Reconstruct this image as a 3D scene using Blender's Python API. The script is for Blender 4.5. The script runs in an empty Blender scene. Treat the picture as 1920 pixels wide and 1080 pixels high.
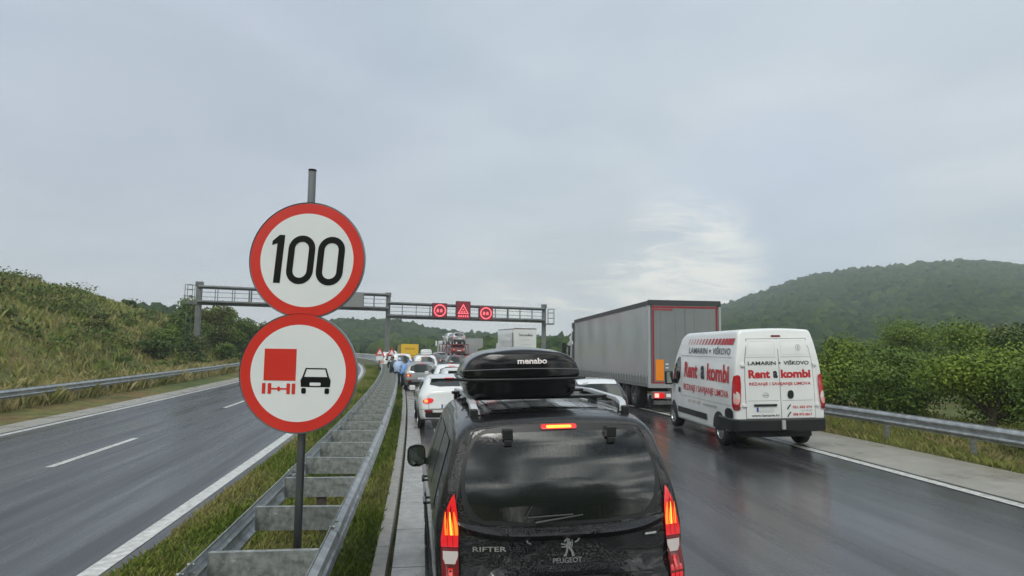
import bpy, bmesh, math, random
import numpy as np
from mathutils import Vector, Matrix, noise
R = math.radians
random.seed(7); rng = np.random.default_rng(7)
SC = bpy.context.scene
COL = SC.collection

# ---------------------------------------------------------------- camera
cam_d = bpy.data.cameras.new("camera"); cam = bpy.data.objects.new("camera", cam_d); COL.objects.link(cam)
cam_d.sensor_width = 36.0; cam_d.lens = 36.0*1250/1920; cam_d.clip_start = 0.1; cam_d.clip_end = 6000
cam.location = (0, 0, 2.4)
cam.rotation_euler = (Matrix.Rotation(R(-7.07), 3, 'Z') @ Matrix.Rotation(R(90+4.98), 3, 'X') @ Matrix.Rotation(R(0.8), 3, 'Z')).to_euler()
SC.camera = cam

# ---------------------------------------------------------------- world: overcast sky with soft layered cloud
world = bpy.data.worlds.new("World"); SC.world = world; world.use_nodes = True
SUN_EL, SUN_AZ = 52, 200          # azimuth measured clockwise from +Y
def build_world():
    nt = world.node_tree; N = nt.nodes; L = nt.links; N.clear()
    out = N.new('ShaderNodeOutputWorld'); bg = N.new('ShaderNodeBackground'); L.new(bg.outputs[0], out.inputs[0])
    sky = N.new('ShaderNodeTexSky'); sky.sky_type = 'NISHITA'; sky.sun_disc = False
    sky.sun_elevation = R(SUN_EL); sky.sun_rotation = R(SUN_AZ); sky.air_density = 1.2; sky.dust_density = 2
    tc = N.new('ShaderNodeTexCoord'); sep = N.new('ShaderNodeSeparateXYZ'); L.new(tc.outputs['Generated'], sep.inputs[0])
    def M(op, a, b=None, c=None, clamp=False):
        n = N.new('ShaderNodeMath'); n.operation = op; n.use_clamp = clamp
        for i, v in enumerate((a, b, c)):
            if v is None: continue
            if isinstance(v, (int, float)): n.inputs[i].default_value = v
            else: L.new(v, n.inputs[i])
        return n.outputs[0]
    # cloud deck coordinates: direction projected on a flat layer high above
    zc = M('ADD', M('MAXIMUM', sep.outputs[2], 0.0), 0.10)
    cx = M('DIVIDE', sep.outputs[0], zc); cy = M('DIVIDE', sep.outputs[1], zc)
    cb = N.new('ShaderNodeCombineXYZ'); L.new(cx, cb.inputs[0]); L.new(cy, cb.inputs[1])
    def noise_n(scale, detail, rough, off, dist=0.3):
        mp = N.new('ShaderNodeMapping'); mp.inputs['Location'].default_value = off; L.new(cb.outputs[0], mp.inputs[0])
        n = N.new('ShaderNodeTexNoise'); n.inputs['Scale'].default_value = scale; n.inputs['Detail'].default_value = detail
        n.inputs['Roughness'].default_value = rough; n.inputs['Distortion'].default_value = dist
        L.new(mp.outputs[0], n.inputs['Vector']); return n.outputs['Fac']
    def ramp(fac, pts):
        r = N.new('ShaderNodeValToRGB'); L.new(fac, r.inputs[0]); r.color_ramp.interpolation = 'EASE'
        el = r.color_ramp.elements
        while len(el) < len(pts): el.new(0.5)
        for e, (p, c) in zip(el, pts): e.position = p; e.color = (*c, 1)
        return r.outputs[0]
    def mix(f, a, b, mode='MIX'):
        m = N.new('ShaderNodeMix'); m.data_type = 'RGBA'; m.blend_type = mode
        if isinstance(f, (int, float)): m.inputs[0].default_value = f
        else: L.new(f, m.inputs[0])
        for i, v in ((6, a), (7, b)):
            if isinstance(v, tuple): m.inputs[i].default_value = (*v, 1)
            else: L.new(v, m.inputs[i])
        return m.outputs[2]
    def lobe(az, el, width, power=1.0):
        """soft mask round a compass direction (degrees)"""
        a, e = R(az), R(el); d = (math.sin(a)*math.cos(e), math.cos(a)*math.cos(e), math.sin(e))
        v = N.new('ShaderNodeVectorMath'); v.operation = 'DOT_PRODUCT'; L.new(tc.outputs['Generated'], v.inputs[0]); v.inputs[1].default_value = d
        mr = N.new('ShaderNodeMapRange'); mr.interpolation_type = 'SMOOTHERSTEP'; L.new(v.outputs['Value'], mr.inputs[0])
        mr.inputs[1].default_value = math.cos(R(width)); mr.inputs[2].default_value = 1.0
        return mr.outputs[0]
    n1 = noise_n(0.42, 6, 0.5, (3.1, 1.7, 0)); n2 = noise_n(1.3, 8, 0.55, (8.0, 2.2, 0)); n3 = noise_n(0.2, 3, .5, (1, 5, 0))
    grey = ramp(n1, [(0.34, (.43, .505, .575)), (0.5, (.515, .575, .63)), (0.66, (.60, .64, .68))])
    lav = mix(M('MULTIPLY', lobe(-18, 14, 24), 0.8), grey, (.46, .50, .59))
    fine = ramp(n2, [(0.35, (.93, .94, .955)), (0.65, (1.05, 1.045, 1.035))])
    c = mix(1.0, lav, fine, 'MULTIPLY')
    # paler towards the horizon
    hz = M('POWER', M('SUBTRACT', 1.0, M('MAXIMUM', sep.outputs[2], 0.0)), 9.0)
    c = mix(M('MULTIPLY', hz, 0.72), c, (.665, .70, .705))
    dk1 = ramp(noise_n(1.5, 6, 0.6, (7.4, 1.9, 0), 0.9), [(0.40, (0, 0, 0)), (0.60, (1, 1, 1))])
    c = mix(M('MULTIPLY', M('MULTIPLY', lobe(13, 7.2, 9), dk1), .55), c, (.50, .545, .585))
    dk2 = ramp(noise_n(.9, 6, 0.6, (1.4, 6.9, 0), 0.7), [(0.38, (0, 0, 0)), (0.58, (1, 1, 1))])
    c = mix(M('MULTIPLY', M('MULTIPLY', lobe(-16, 27, 17), dk2), .6), c, (.40, .45, .52))
    # thin, bright break in the cloud above the trailer and lower right blue
    blue = M('MULTIPLY', lobe(29, 10, 12), 0.55); c = mix(blue, c, (.50, .585, .71))
    br = ramp(noise_n(1.2, 8, 0.66, (2.9, 3.9, 0), 1.2), [(0.40, (.12, .12, .12)), (0.60, (1, 1, 1))])
    cmask = M('MULTIPLY', lobe(21.8, 6.4, 8.0), br)
    c = mix(M('MULTIPLY', lobe(21.5, 4.0, 6.0), .55), c, (.84, .83, .77))
    c = mix(M('MULTIPLY', cmask, 1.0), c, (.93, .92, .85))
    br2 = ramp(noise_n(1.1, 6, 0.6, (2.4, 9.9, 0), 0.8), [(0.45, (0, 0, 0)), (0.65, (1, 1, 1))])
    c = mix(M('MULTIPLY', M('MULTIPLY', lobe(11, 2.5, 9), br2), 0.7), c, (.86, .85, .76))
    # behind the camera: brighter, more broken rain cloud
    back = ramp(noise_n(.8, 8, 0.6, (5.0, 0.5, 0), 0.9), [(0.40, (.05, .07, .08)), (0.49, (.36, .42, .42)), (0.58, (2.1, 2.15, 2.0))])
    bm = N.new('ShaderNodeMapRange'); bm.interpolation_type = 'SMOOTHSTEP'; L.new(sep.outputs[1], bm.inputs[0])
    bm.inputs[1].default_value = 0.15; bm.inputs[2].default_value = -0.35
    c = mix(bm.outputs[0], c, back)
    sk = mix(1.0, sky.outputs[0], (.1, .1, .1), 'MULTIPLY')
    c = mix(0.10, c, sk)
    L.new(c, bg.inputs[0]); bg.inputs[1].default_value = 1.27
build_world()

# ---------------------------------------------------------------- sun behind the cloud
sun_d = bpy.data.lights.new("sun", 'SUN'); sun_d.energy = 1.1; sun_d.angle = R(20); sun_d.color = (1, .97, .93)
sun = bpy.data.objects.new("sun", sun_d); COL.objects.link(sun)
_a = R(SUN_AZ); _e = R(SUN_EL)
_sd = Vector((math.sin(_a)*math.cos(_e), math.cos(_a)*math.cos(_e), math.sin(_e)))
sun.rotation_euler = _sd.to_track_quat('Z', 'Y').to_euler()
SC.view_settings.view_transform = 'Standard'; SC.view_settings.look = 'None'
SC.view_settings.exposure = 0.0; SC.view_settings.gamma = 1.0; SC.view_settings.use_curve_mapping = False
SC.cycles.max_bounces = 6; SC.cycles.transparent_max_bounces = 6; SC.cycles.volume_bounces = 0
SC.cycles.use_denoising = True; SC.cycles.sample_clamp_indirect = 6

# ---------------------------------------------------------------- materials
MATS = {}
def mat(name, col, rough=.5, metal=0, coat=0, emit=None, estr=0, spec=.5, var=None, bump=None, rvar=None, coat_rough=.03, coord='Object', stretch=(1, 1, 1)):
    """var=(scale, amount, second colour); bump=(scale, strength, distance); rvar=(scale, lo, hi)"""
    if name in MATS: return MATS[name]
    m = bpy.data.materials.new(name); m.use_nodes = True; nt = m.node_tree; N = nt.nodes; L = nt.links
    p = N['Principled BSDF']; p.inputs['Base Color'].default_value = (*col, 1); p.inputs['Roughness'].default_value = rough
    p.inputs['Metallic'].default_value = metal; p.inputs['Coat Weight'].default_value = coat; p.inputs['Coat Roughness'].default_value = coat_rough
    p.inputs['Specular IOR Level'].default_value = spec
    if emit: p.inputs['Emission Color'].default_value = (*emit, 1); p.inputs['Emission Strength'].default_value = estr
    if var or bump or rvar:
        tc = N.new('ShaderNodeTexCoord'); mp = N.new('ShaderNodeMapping'); mp.inputs['Scale'].default_value = stretch
        L.new(tc.outputs[coord], mp.inputs[0])
    def ns(scale, detail=6, rough=.6):
        n = N.new('ShaderNodeTexNoise'); n.inputs['Scale'].default_value = scale; n.inputs['Detail'].default_value = detail
        n.inputs['Roughness'].default_value = rough; L.new(mp.outputs[0], n.inputs['Vector']); return n
    if var:
        n = ns(var[0]); r = N.new('ShaderNodeValToRGB'); L.new(n.outputs['Fac'], r.inputs[0])
        r.color_ramp.elements[0].position = .5-.5/(1+var[1]); r.color_ramp.elements[1].position = .5+.5/(1+var[1])
        r.color_ramp.elements[0].color = (*col, 1); r.color_ramp.elements[1].color = (*var[2], 1)
        L.new(r.outputs[0], p.inputs['Base Color'])
    if rvar:
        n = ns(rvar[0], 5); r = N.new('ShaderNodeMapRange'); L.new(n.outputs['Fac'], r.inputs[0])
        r.inputs[1].default_value = .35; r.inputs[2].default_value = .65; r.inputs[3].default_value = rvar[1]; r.inputs[4].default_value = rvar[2]
        L.new(r.outputs[0], p.inputs['Roughness'])
    if bump:
        n = ns(bump[0], 4); b = N.new('ShaderNodeBump'); b.inputs['Strength'].default_value = bump[1]; b.inputs['Distance'].default_value = bump[2]
        L.new(n.outputs['Fac'], b.inputs['Height']); L.new(b.outputs[0], p.inputs['Normal'])
        if coat: L.new(b.outputs[0], p.inputs['Coat Normal'])
    MATS[name] = m; return m

def asphalt_mat(name, dark, light, wet_lo, wet_hi, wheel_u):
    """wet asphalt: aggregate speckle, polished wheel tracks, films of water of varying gloss (uses UV = u, y in metres)"""
    m = bpy.data.materials.new(name); m.use_nodes = True; nt = m.node_tree; N = nt.nodes; L = nt.links; p = N['Principled BSDF']
    uv = N.new('ShaderNodeUVMap'); uv.uv_map = 'road'
    def mp(s):
        x = N.new('ShaderNodeMapping'); x.inputs['Scale'].default_value = s; L.new(uv.outputs[0], x.inputs[0]); return x.outputs[0]
    def ns(v, sc, d=5, ro=.6):
        n = N.new('ShaderNodeTexNoise'); n.inputs['Scale'].default_value = sc; n.inputs['Detail'].default_value = d; n.inputs['Roughness'].default_value = ro
        L.new(v, n.inputs['Vector']); return n.outputs['Fac']
    a = ns(mp((1, 1, 1)), 60, 3); b = ns(mp((1.7, .035, 1)), 1.2, 6)
    r = N.new('ShaderNodeValToRGB'); L.new(a, r.inputs[0]); r.color_ramp.elements[0].position = .35; r.color_ramp.elements[1].position = .7
    r.color_ramp.elements[0].color = (*dark, 1); r.color_ramp.elements[1].color = (*light, 1)
    r2 = N.new('ShaderNodeValToRGB'); L.new(b, r2.inputs[0]); r2.color_ramp.elements[0].position = .35; r2.color_ramp.elements[1].position = .65
    r2.color_ramp.elements[0].color = (.55, .55, .56, 1); r2.color_ramp.elements[1].color = (1.3, 1.3, 1.3, 1)
    mx = N.new('ShaderNodeMix'); mx.data_type = 'RGBA'; mx.blend_type = 'MULTIPLY'; mx.inputs[0].default_value = 1
    L.new(r.outputs[0], mx.inputs[6]); L.new(r2.outputs[0], mx.inputs[7]); L.new(mx.outputs[2], p.inputs['Base Color'])
    w = ns(mp((1.5, .06, 1)), 1.1, 7); mr = N.new('ShaderNodeMapRange'); L.new(w, mr.inputs[0]); mr.inputs[1].default_value = .35; mr.inputs[2].default_value = .62
    mr.inputs[3].default_value = wet_lo; mr.inputs[4].default_value = wet_hi; L.new(mr.outputs[0], p.inputs['Roughness'])
    p.inputs['Specular IOR Level'].default_value = .5
    g = ns(mp((1, 1, 1)), 38, 3); g2 = ns(mp((.6, 1, 1)), 17, 4, .65)
    bp = N.new('ShaderNodeBump'); bp.inputs['Strength'].default_value = .35; bp.inputs['Distance'].default_value = .004; L.new(g, bp.inputs['Height'])
    b2 = N.new('ShaderNodeBump'); b2.inputs['Strength'].default_value = .22; b2.inputs['Distance'].default_value = .010; L.new(g2, b2.inputs['Height']); L.new(bp.outputs[0], b2.inputs['Normal'])
    L.new(b2.outputs[0], p.inputs['Normal'])
    MATS[name] = m; return m

asph_r = asphalt_mat('wet_asphalt_right', (.014, .015, .018), (.075, .076, .082), .07, .30, 0)
asph_l = asphalt_mat('wet_asphalt_left', (.018, .019, .023), (.08, .083, .089), .14, .42, 0)
conc = mat('wet_concrete', (.24, .225, .195), .33, var=(3, 1.2, (.34, .32, .28)), bump=(40, .25, .004), rvar=(.8, .22, .5), coord='Object')
channel_m = mat('channel_concrete', (.20, .195, .185), .28, var=(6, 1.6, (.36, .35, .33)), bump=(30, .3, .004), rvar=(1.2, .18, .45))
kerb_m = mat('kerb_concrete', (.20, .19, .17), .5, var=(9, 1.5, (.33, .32, .29)), bump=(40, .4, .004))
white_line = mat('road_paint', (.34, .34, .32), .3, var=(9, 1.8, (.70, .70, .67)), bump=(60, .4, .003))
zinc = mat('galvanised_steel', (.27, .29, .30), .42, metal=.65, var=(5, 2.2, (.47, .49, .50)), bump=(22, .15, .003), rvar=(4, .3, .55))
zinc_weathered = mat('weathered_zinc', (.20, .22, .215), .5, metal=.45, var=(13, 2.6, (.42, .44, .43)), bump=(30, .3, .003), rvar=(7, .35, .6))
zinc_dark = mat('dark_steel', (.09, .095, .095), .5, metal=.5, var=(6, 1.8, (.16, .165, .165)))
rust = mat('rusty_post', (.055, .045, .04), .7, metal=.3, var=(9, 2, (.12, .10, .085)))
pole_m = mat('sign_pole_steel', (.12, .13, .135), .42, metal=.6, var=(7, 1.6, (.20, .21, .215)), stretch=(1, 1, .3))
gantry_m = mat('gantry_steel', (.13, .14, .14), .5, metal=.5, var=(1.2, 1.5, (.22, .23, .23)))
sign_white = mat('sign_white', (.70, .73, .74), .28, var=(1.8, 1.0, (.78, .80, .80)), coat=.4, coat_rough=.1)
sign_red = mat('sign_red', (.58, .025, .018), .28, var=(3, 1.2, (.66, .035, .022)), coat=.4, coat_rough=.1)
sign_black = mat('sign_black', (.006, .0065, .007), .45, spec=.2)
sign_back = mat('sign_back', (.33, .34, .35), .45, metal=.5)
grass_soil = mat('grass_soil', (.045, .055, .018), .9, var=(9, 2, (.10, .10, .045)), bump=(20, .8, .03))
earth = mat('ground_earth', (.10, .11, .045), .95, var=(.35, 2.0, (.17, .15, .065)), bump=(1.5, .6, .2))
leafdark = None

def paint(name, col, rough=.28, drops=.25, metal=0, coat=1):
    return mat(name, col, rough, metal=metal, coat=coat, bump=(160, drops, .0012), coat_rough=.04)
p_white = paint('white_paint', (.72, .74, .755), .3, .12)
p_van = mat('van_white_paint', (.80, .815, .82), .3, coat=1, coat_rough=.06, var=(1.3, .9, (.70, .715, .72)), bump=(120, .08, .0012))
p_silver = paint('silver_paint', (.34, .35, .36), .3, .1, .6)
p_dark = paint('dark_paint', (.03, .034, .04), .25, .1)
p_red = paint('red_paint', (.22, .02, .02), .3, .1)
p_blue = paint('blue_grey_paint', (.08, .11, .16), .3, .1)
p_yellow = paint('yellow_paint', (.80, .50, .02), .4, .05)
p_graph = paint('grey_paint', (.12, .125, .13), .3, .1)
def wet_black():
    """anthracite metallic paint beaded with rain"""
    m = bpy.data.materials.new('wet_anthracite_paint'); m.use_nodes = True; nt = m.node_tree; N = nt.nodes; L = nt.links; p = N['Principled BSDF']
    p.inputs['Base Color'].default_value = (.006, .006, .0075, 1); p.inputs['Metallic'].default_value = 0; p.inputs['Roughness'].default_value = .3; p.inputs['Specular IOR Level'].default_value = .08
    p.inputs['Coat Weight'].default_value = 1; p.inputs['Coat Roughness'].default_value = .03
    tc = N.new('ShaderNodeTexCoord')
    v = N.new('ShaderNodeTexVoronoi'); v.inputs['Scale'].default_value = 110; L.new(tc.outputs['Object'], v.inputs['Vector'])
    n = N.new('ShaderNodeTexNoise'); n.inputs['Scale'].default_value = 6; n.inputs['Detail'].default_value = 6; L.new(tc.outputs['Object'], n.inputs['Vector'])
    r = N.new('ShaderNodeMapRange'); L.new(v.outputs['Distance'], r.inputs[0]); r.inputs[1].default_value = .45; r.inputs[2].default_value = .12; r.inputs[3].default_value = 0; r.inputs[4].default_value = 1
    mm = N.new('ShaderNodeMath'); mm.operation = 'MULTIPLY'; L.new(r.outputs[0], mm.inputs[0]); L.new(n.outputs['Fac'], mm.inputs[1])
    b = N.new('ShaderNodeBump'); b.inputs['Strength'].default_value = .9; b.inputs['Distance'].default_value = .004; L.new(mm.outputs[0], b.inputs['Height'])
    L.new(b.outputs[0], p.inputs['Normal']); L.new(b.outputs[0], p.inputs['Coat Normal']); MATS['wet_black'] = m; return m
p_black = wet_black()
def wet_glass():
    """dark privacy glass with vertical rain runs"""
    m = bpy.data.materials.new('rain_streaked_glass'); m.use_nodes = True; nt = m.node_tree; N = nt.nodes; L = nt.links; p = N['Principled BSDF']
    p.inputs['Base Color'].default_value = (.004, .005, .005, 1); p.inputs['Roughness'].default_value = .05
    p.inputs['IOR'].default_value = 1.68; p.inputs['Specular IOR Level'].default_value = .7
    tc = N.new('ShaderNodeTexCoord'); mp = N.new('ShaderNodeMapping'); mp.inputs['Scale'].default_value = (70, 8, 3.2); L.new(tc.outputs['Object'], mp.inputs[0])
    n = N.new('ShaderNodeTexNoise'); n.inputs['Scale'].default_value = 1; n.inputs['Detail'].default_value = 5; n.inputs['Roughness'].default_value = .7; L.new(mp.outputs[0], n.inputs['Vector'])
    r = N.new('ShaderNodeMapRange'); L.new(n.outputs['Fac'], r.inputs[0]); r.inputs[1].default_value = .45; r.inputs[2].default_value = .75; r.inputs[3].default_value = .015; r.inputs[4].default_value = .16
    L.new(r.outputs[0], p.inputs['Roughness'])
    v = N.new('ShaderNodeTexVoronoi'); v.inputs['Scale'].default_value = 130; L.new(tc.outputs['Object'], v.inputs['Vector'])
    r3 = N.new('ShaderNodeMapRange'); L.new(v.outputs['Distance'], r3.inputs[0]); r3.inputs[1].default_value = .35; r3.inputs[2].default_value = .1; r3.inputs[3].default_value = 0; r3.inputs[4].default_value = .35
    ad = N.new('ShaderNodeMath'); ad.operation = 'ADD'; L.new(r3.outputs[0], ad.inputs[0]); L.new(n.outputs['Fac'], ad.inputs[1])
    b = N.new('ShaderNodeBump'); b.inputs['Strength'].default_value = .14; b.inputs['Distance'].default_value = .003; L.new(ad.outputs[0], b.inputs['Height']); L.new(b.outputs[0], p.inputs['Normal'])
    return m
glass_rain = wet_glass()
glass = mat('car_glass', (.015, .02, .02), .04, spec=.8)
trim = mat('black_plastic', (.014, .015, .016), .38, bump=(90, .3, .001))
rubber = mat('tyre_rubber', (.012, .012, .013), .6, bump=(60, .3, .002))
rimm = mat('alloy_rim', (.45, .46, .47), .3, metal=.85)
chrome = mat('chrome_badge', (.85, .86, .87), .18, metal=.9)
lamp_red = mat('lamp_red', (.45, .008, .01), .12, coat=1, emit=(.6, .01, .01), estr=.35)
lamp_red_lit = mat('lamp_red_lit', (.5, .01, .01), .15, coat=1, emit=(1, .012, .03), estr=.4)
lamp_glow = mat('lamp_glow', (.9, .2, .02), .2, emit=(1, .17, .01), estr=.95)
lamp_hot = mat('lamp_hot', (.9, .5, .05), .2, emit=(1, .45, .05), estr=1.15)
lamp_clear = mat('lamp_clear', (.62, .56, .55), .15, coat=1)
lamp_off = mat('lamp_off', (.17, .01, .015), .12, coat=1)
lamp_amber = mat('lamp_amber', (.75, .30, .03), .15, coat=1, emit=(1, .45, .08), estr=.7)
txt_red = mat('lettering_red', (.50, .02, .03), .4)
txt_black = mat('lettering_black', (.02, .025, .03), .4)
txt_grey = mat('lettering_grey', (.30, .31, .33), .4)
txt_white = mat('lettering_white', (.8, .8, .8), .35)
box_m = mat('roof_box_gloss', (.004, .004, .005), .12, spec=.45, bump=(140, .25, .0012))
seam = mat('panel_gap', (.03, .03, .032), .6)
seam_soft = mat('pressed_line', (.38, .39, .40), .5)

# ---------------------------------------------------------------- mesh helpers
def tag(o, label=None, cat=None, group=None, kind=None):
    if label: o['label'] = label
    if cat: o['category'] = cat
    if group: o['group'] = group
    if kind: o['kind'] = kind
    return o
def link(name, me, m=None, parent=None, smooth=False):
    o = bpy.data.objects.new(name, me); COL.objects.link(o)
    if m is not None: me.materials.append(m)
    if parent is not None: o.parent = parent
    if smooth:
        me.polygons.foreach_set('use_smooth', [True]*len(me.polygons))
    return o
def empty(name, loc=(0, 0, 0)):
    o = bpy.data.objects.new(name, None); COL.objects.link(o); o.location = loc; o.empty_display_size = .3; return o
def mesh(name, V, F, m=None, parent=None, smooth=False):
    me = bpy.data.meshes.new(name); me.from_pydata([tuple(v) for v in V], [], F); me.update()
    return link(name, me, m, parent, smooth)
def npmesh(name, V, F, m=None, parent=None, smooth=False):
    V = np.asarray(V, dtype=np.float32); F = np.asarray(F, dtype=np.int32); n, k = F.shape
    me = bpy.data.meshes.new(name); me.vertices.add(len(V)); me.vertices.foreach_set('co', V.ravel())
    me.loops.add(n*k); me.loops.foreach_set('vertex_index', F.ravel())
    me.polygons.add(n); me.polygons.foreach_set('loop_start', np.arange(0, n*k, k, dtype=np.int32)); me.polygons.foreach_set('loop_total', np.full(n, k, dtype=np.int32))
    me.update(calc_edges=True); return link(name, me, m, parent, smooth)
class MB:
    def __init__(s): s.v = []; s.f = []
    def add(s, V, F):
        b = len(s.v); s.v += [tuple(p) for p in V]; s.f += [tuple(b+i for i in f) for f in F]; return s
    def box(s, x0, x1, y0, y1, z0, z1):
        return s.add([(x0, y0, z0), (x1, y0, z0), (x1, y1, z0), (x0, y1, z0), (x0, y0, z1), (x1, y0, z1), (x1, y1, z1), (x0, y1, z1)],
                     [(0, 3, 2, 1), (4, 5, 6, 7), (0, 1, 5, 4), (1, 2, 6, 5), (2, 3, 7, 6), (3, 0, 4, 7)])
    def tube(s, a, b, r, n=8, r2=None, square=False):
        a = Vector(a); b = Vector(b); d = (b-a).normalized(); r2 = r if r2 is None else r2
        u = d.orthogonal().normalized() if abs(d.z) < .9 else Vector((1, 0, 0)); u = (u-d*u.dot(d)).normalized(); w = d.cross(u)
        if square: n = 4
        ph = math.pi/4 if square else 0; V = []
        for p, rr in ((a, r), (b, r2)):
            for i in range(n):
                t = 2*math.pi*i/n+ph; V.append(p+u*math.cos(t)*rr+w*math.sin(t)*rr)
        return s.add(V, [(i, (i+1) % n, n+(i+1) % n, n+i) for i in range(n)]+[tuple(range(n))[::-1], tuple(range(n, 2*n))])
    def path(s, pts, r, n=8):
        pts = [Vector(p) for p in pts]; V = []; k = len(pts)
        for i, p in enumerate(pts):
            d = (pts[min(i+1, k-1)]-pts[max(i-1, 0)]).normalized(); u = d.cross(Vector((0, 0, 1)))
            u = Vector((1, 0, 0)) if u.length < .05 else u.normalized(); w = u.cross(d)
            rr = r[i] if isinstance(r, (list, tuple)) else r
            for j in range(n):
                t = 2*math.pi*j/n; V.append(p+u*math.cos(t)*rr+w*math.sin(t)*rr)
        F = [(i*n+j, i*n+(j+1) % n, (i+1)*n+(j+1) % n, (i+1)*n+j) for i in range(k-1) for j in range(n)]
        return s.add(V, F+[tuple(range(n))[::-1], tuple(range((k-1)*n, k*n))])
    def lathe_x(s, prof, c, n=28):
        """prof: list of (x, radius) about an axis parallel to x through c"""
        V = [(c[0]+x, c[1]+r*math.cos(2*math.pi*i/n), c[2]+r*math.sin(2*math.pi*i/n)) for x, r in prof for i in range(n)]
        F = [(k*n+i, k*n+(i+1) % n, (k+1)*n+(i+1) % n, (k+1)*n+i) for k in range(len(prof)-1) for i in range(n)]
        return s.add(V, F)
    def disc_y(s, c, r, y, n=48, ring=None):
        """disc (or ring) in the xz plane facing -y"""
        if ring is None:
            return s.add([(c[0]+r*math.cos(2*math.pi*i/n), y, c[1]+r*math.sin(2*math.pi*i/n)) for i in range(n)], [tuple(range(n))])
        V = [(c[0]+q*math.cos(2*math.pi*i/n), y, c[1]+q*math.sin(2*math.pi*i/n)) for q in (ring, r) for i in range(n)]
        return s.add(V, [(i, (i+1) % n, n+(i+1) % n, n+i) for i in range(n)])
    def build(s, name, m=None, parent=None, smooth=False, bevel=0):
        o = mesh(name, s.v, s.f, m, parent, smooth)
        if bevel:
            b = o.modifiers.new('bevel', 'BEVEL'); b.width = bevel; b.segments = 2; b.limit_method = 'ANGLE'; b.angle_limit = R(40)
        return o
def copy_tree(o, parent=None):
    c = o.copy(); COL.objects.link(c); c.parent = parent
    for ch in [x for x in bpy.data.objects if x.parent == o]: copy_tree(ch, c)
    return c
def lerp(a, b, t): return a+(b-a)*t
def ss(t): t = max(0., min(1., t)); return t*t*(3-2*t)
def interp(tab, x):
    if x <= tab[0][0]: return tab[0][1]
    for (x0, y0), (x1, y1) in zip(tab, tab[1:]):
        if x <= x1: return lerp(y0, y1, (x-x0)/(x1-x0))
    return tab[-1][1]
def rrect(x0, x1, z0, z1, r, n=5):
    P = []
    for cx, cz, a in ((x1-r, z0+r, -90), (x1-r, z1-r, 0), (x0+r, z1-r, 90), (x0+r, z0+r, 180)):
        for i in range(n+1):
            t = R(a+90*i/n); P.append((cx+r*math.cos(t), cz+r*math.sin(t)))
    return P
def smooth_poly(P, it=2):
    for _ in range(it):
        Q = []
        for i, p in enumerate(P):
            q = P[(i+1) % len(P)]; Q += [(p[0]*.75+q[0]*.25, p[1]*.75+q[1]*.25), (p[0]*.25+q[0]*.75, p[1]*.25+q[1]*.75)]
        P = Q
    return P

# text outlines -> flat meshes, laid on any surface through a projector
def text_geo(s, size, bold=0., xs=1., align='CENTER', spacing=1.0):
    cu = bpy.data.curves.new('t', 'FONT'); cu.body = s; cu.size = size; cu.offset = bold; cu.align_x = align; cu.space_character = spacing
    cu.resolution_u = 4; cu.fill_mode = 'FRONT'
    o = bpy.data.objects.new('t', cu); COL.objects.link(o); dg = bpy.context.evaluated_depsgraph_get()
    me = bpy.data.meshes.new_from_object(o.evaluated_get(dg)); V = [(v.co.x*xs, v.co.y) for v in me.vertices]; F = [tuple(p.vertices) for p in me.polygons]
    bpy.data.objects.remove(o); bpy.data.curves.remove(cu); bpy.data.meshes.remove(me); return V, F
def text_fit(s, x0, x1, zc, h, bold=0., slant=0.):
    """text stretched between x0 and x1, capitals h high, centred on zc; returns 2D verts and faces"""
    V, F = text_geo(s, 1.0, bold)
    xs = [v[0] for v in V]; a, b = min(xs), max(xs); cap = .70
    return [(x0+(x-a)/(b-a)*(x1-x0)+slant*(z/cap-.5)*h, zc+(z/cap-.5)*h) for x, z in V], F
def text_obj(name, geo, proj, m, parent):
    V, F = geo; return mesh(name, [proj(x, z) for x, z in V], F, m, parent)

# ---------------------------------------------------------------- the road frame: y forward, u to the right of the near median kerb datum
def off(y):
    if y < 0: return 0.
    if y <= 50: return -y*y/1554
    o50 = -2500/1554; s50 = -50/777
    t = min(y, 170)-50; o = o50+s50*t-t*t/760
    if y > 170: o += (s50-120/380)*(y-170)
    return o
def doff(y): return (off(y+.1)-off(y-.1))/.2
def E(y): return 10.8+3.4*ss((y-18)/42)              # outer edge of the right shoulder (a lay-by widens it)
def bankf(y): return lerp(.026, .012, ss((y-15)/12))
def road_z(u, y):
    if u > -.3: return bankf(y)*min(u+.3, 8.8) - .0*max(u-8.5, 0)
    if u < -3.0: return -.006*(-3.0-u)
    return 0.
def P(u, y, z=0.):
    th = math.atan(doff(y)); return Vector((off(y)+u*math.cos(th), y+u*math.sin(th), z+road_z(u, y)))
def u_of(X, Y): return X-off(Y)
def gz(X, Y): return road_z(u_of(X, Y), Y)
def place(o, X, Y, yaw=0., dz=0., flat=False):
    """stand a thing on the road at X,Y heading yaw degrees left of straight on"""
    e = .6; n = Vector((-(gz(X+e, Y)-gz(X-e, Y))/(2*e), -(gz(X, Y+e)-gz(X, Y-e))/(2*e), 1)).normalized()
    if flat: n = Vector((0, 0, 1))
    f = Vector((-math.sin(R(yaw)), math.cos(R(yaw)), 0)); f = (f-n*f.dot(n)).normalized(); r = f.cross(n)
    o.matrix_world = Matrix.Translation(Vector((X, Y, gz(X, Y)+dz))) @ Matrix((r, f, n)).transposed().to_4x4()
    return o
YS = list(np.concatenate([np.arange(-14, 30, 1.), np.arange(30, 110, 2.), np.arange(110, 420, 8.)]))
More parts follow.
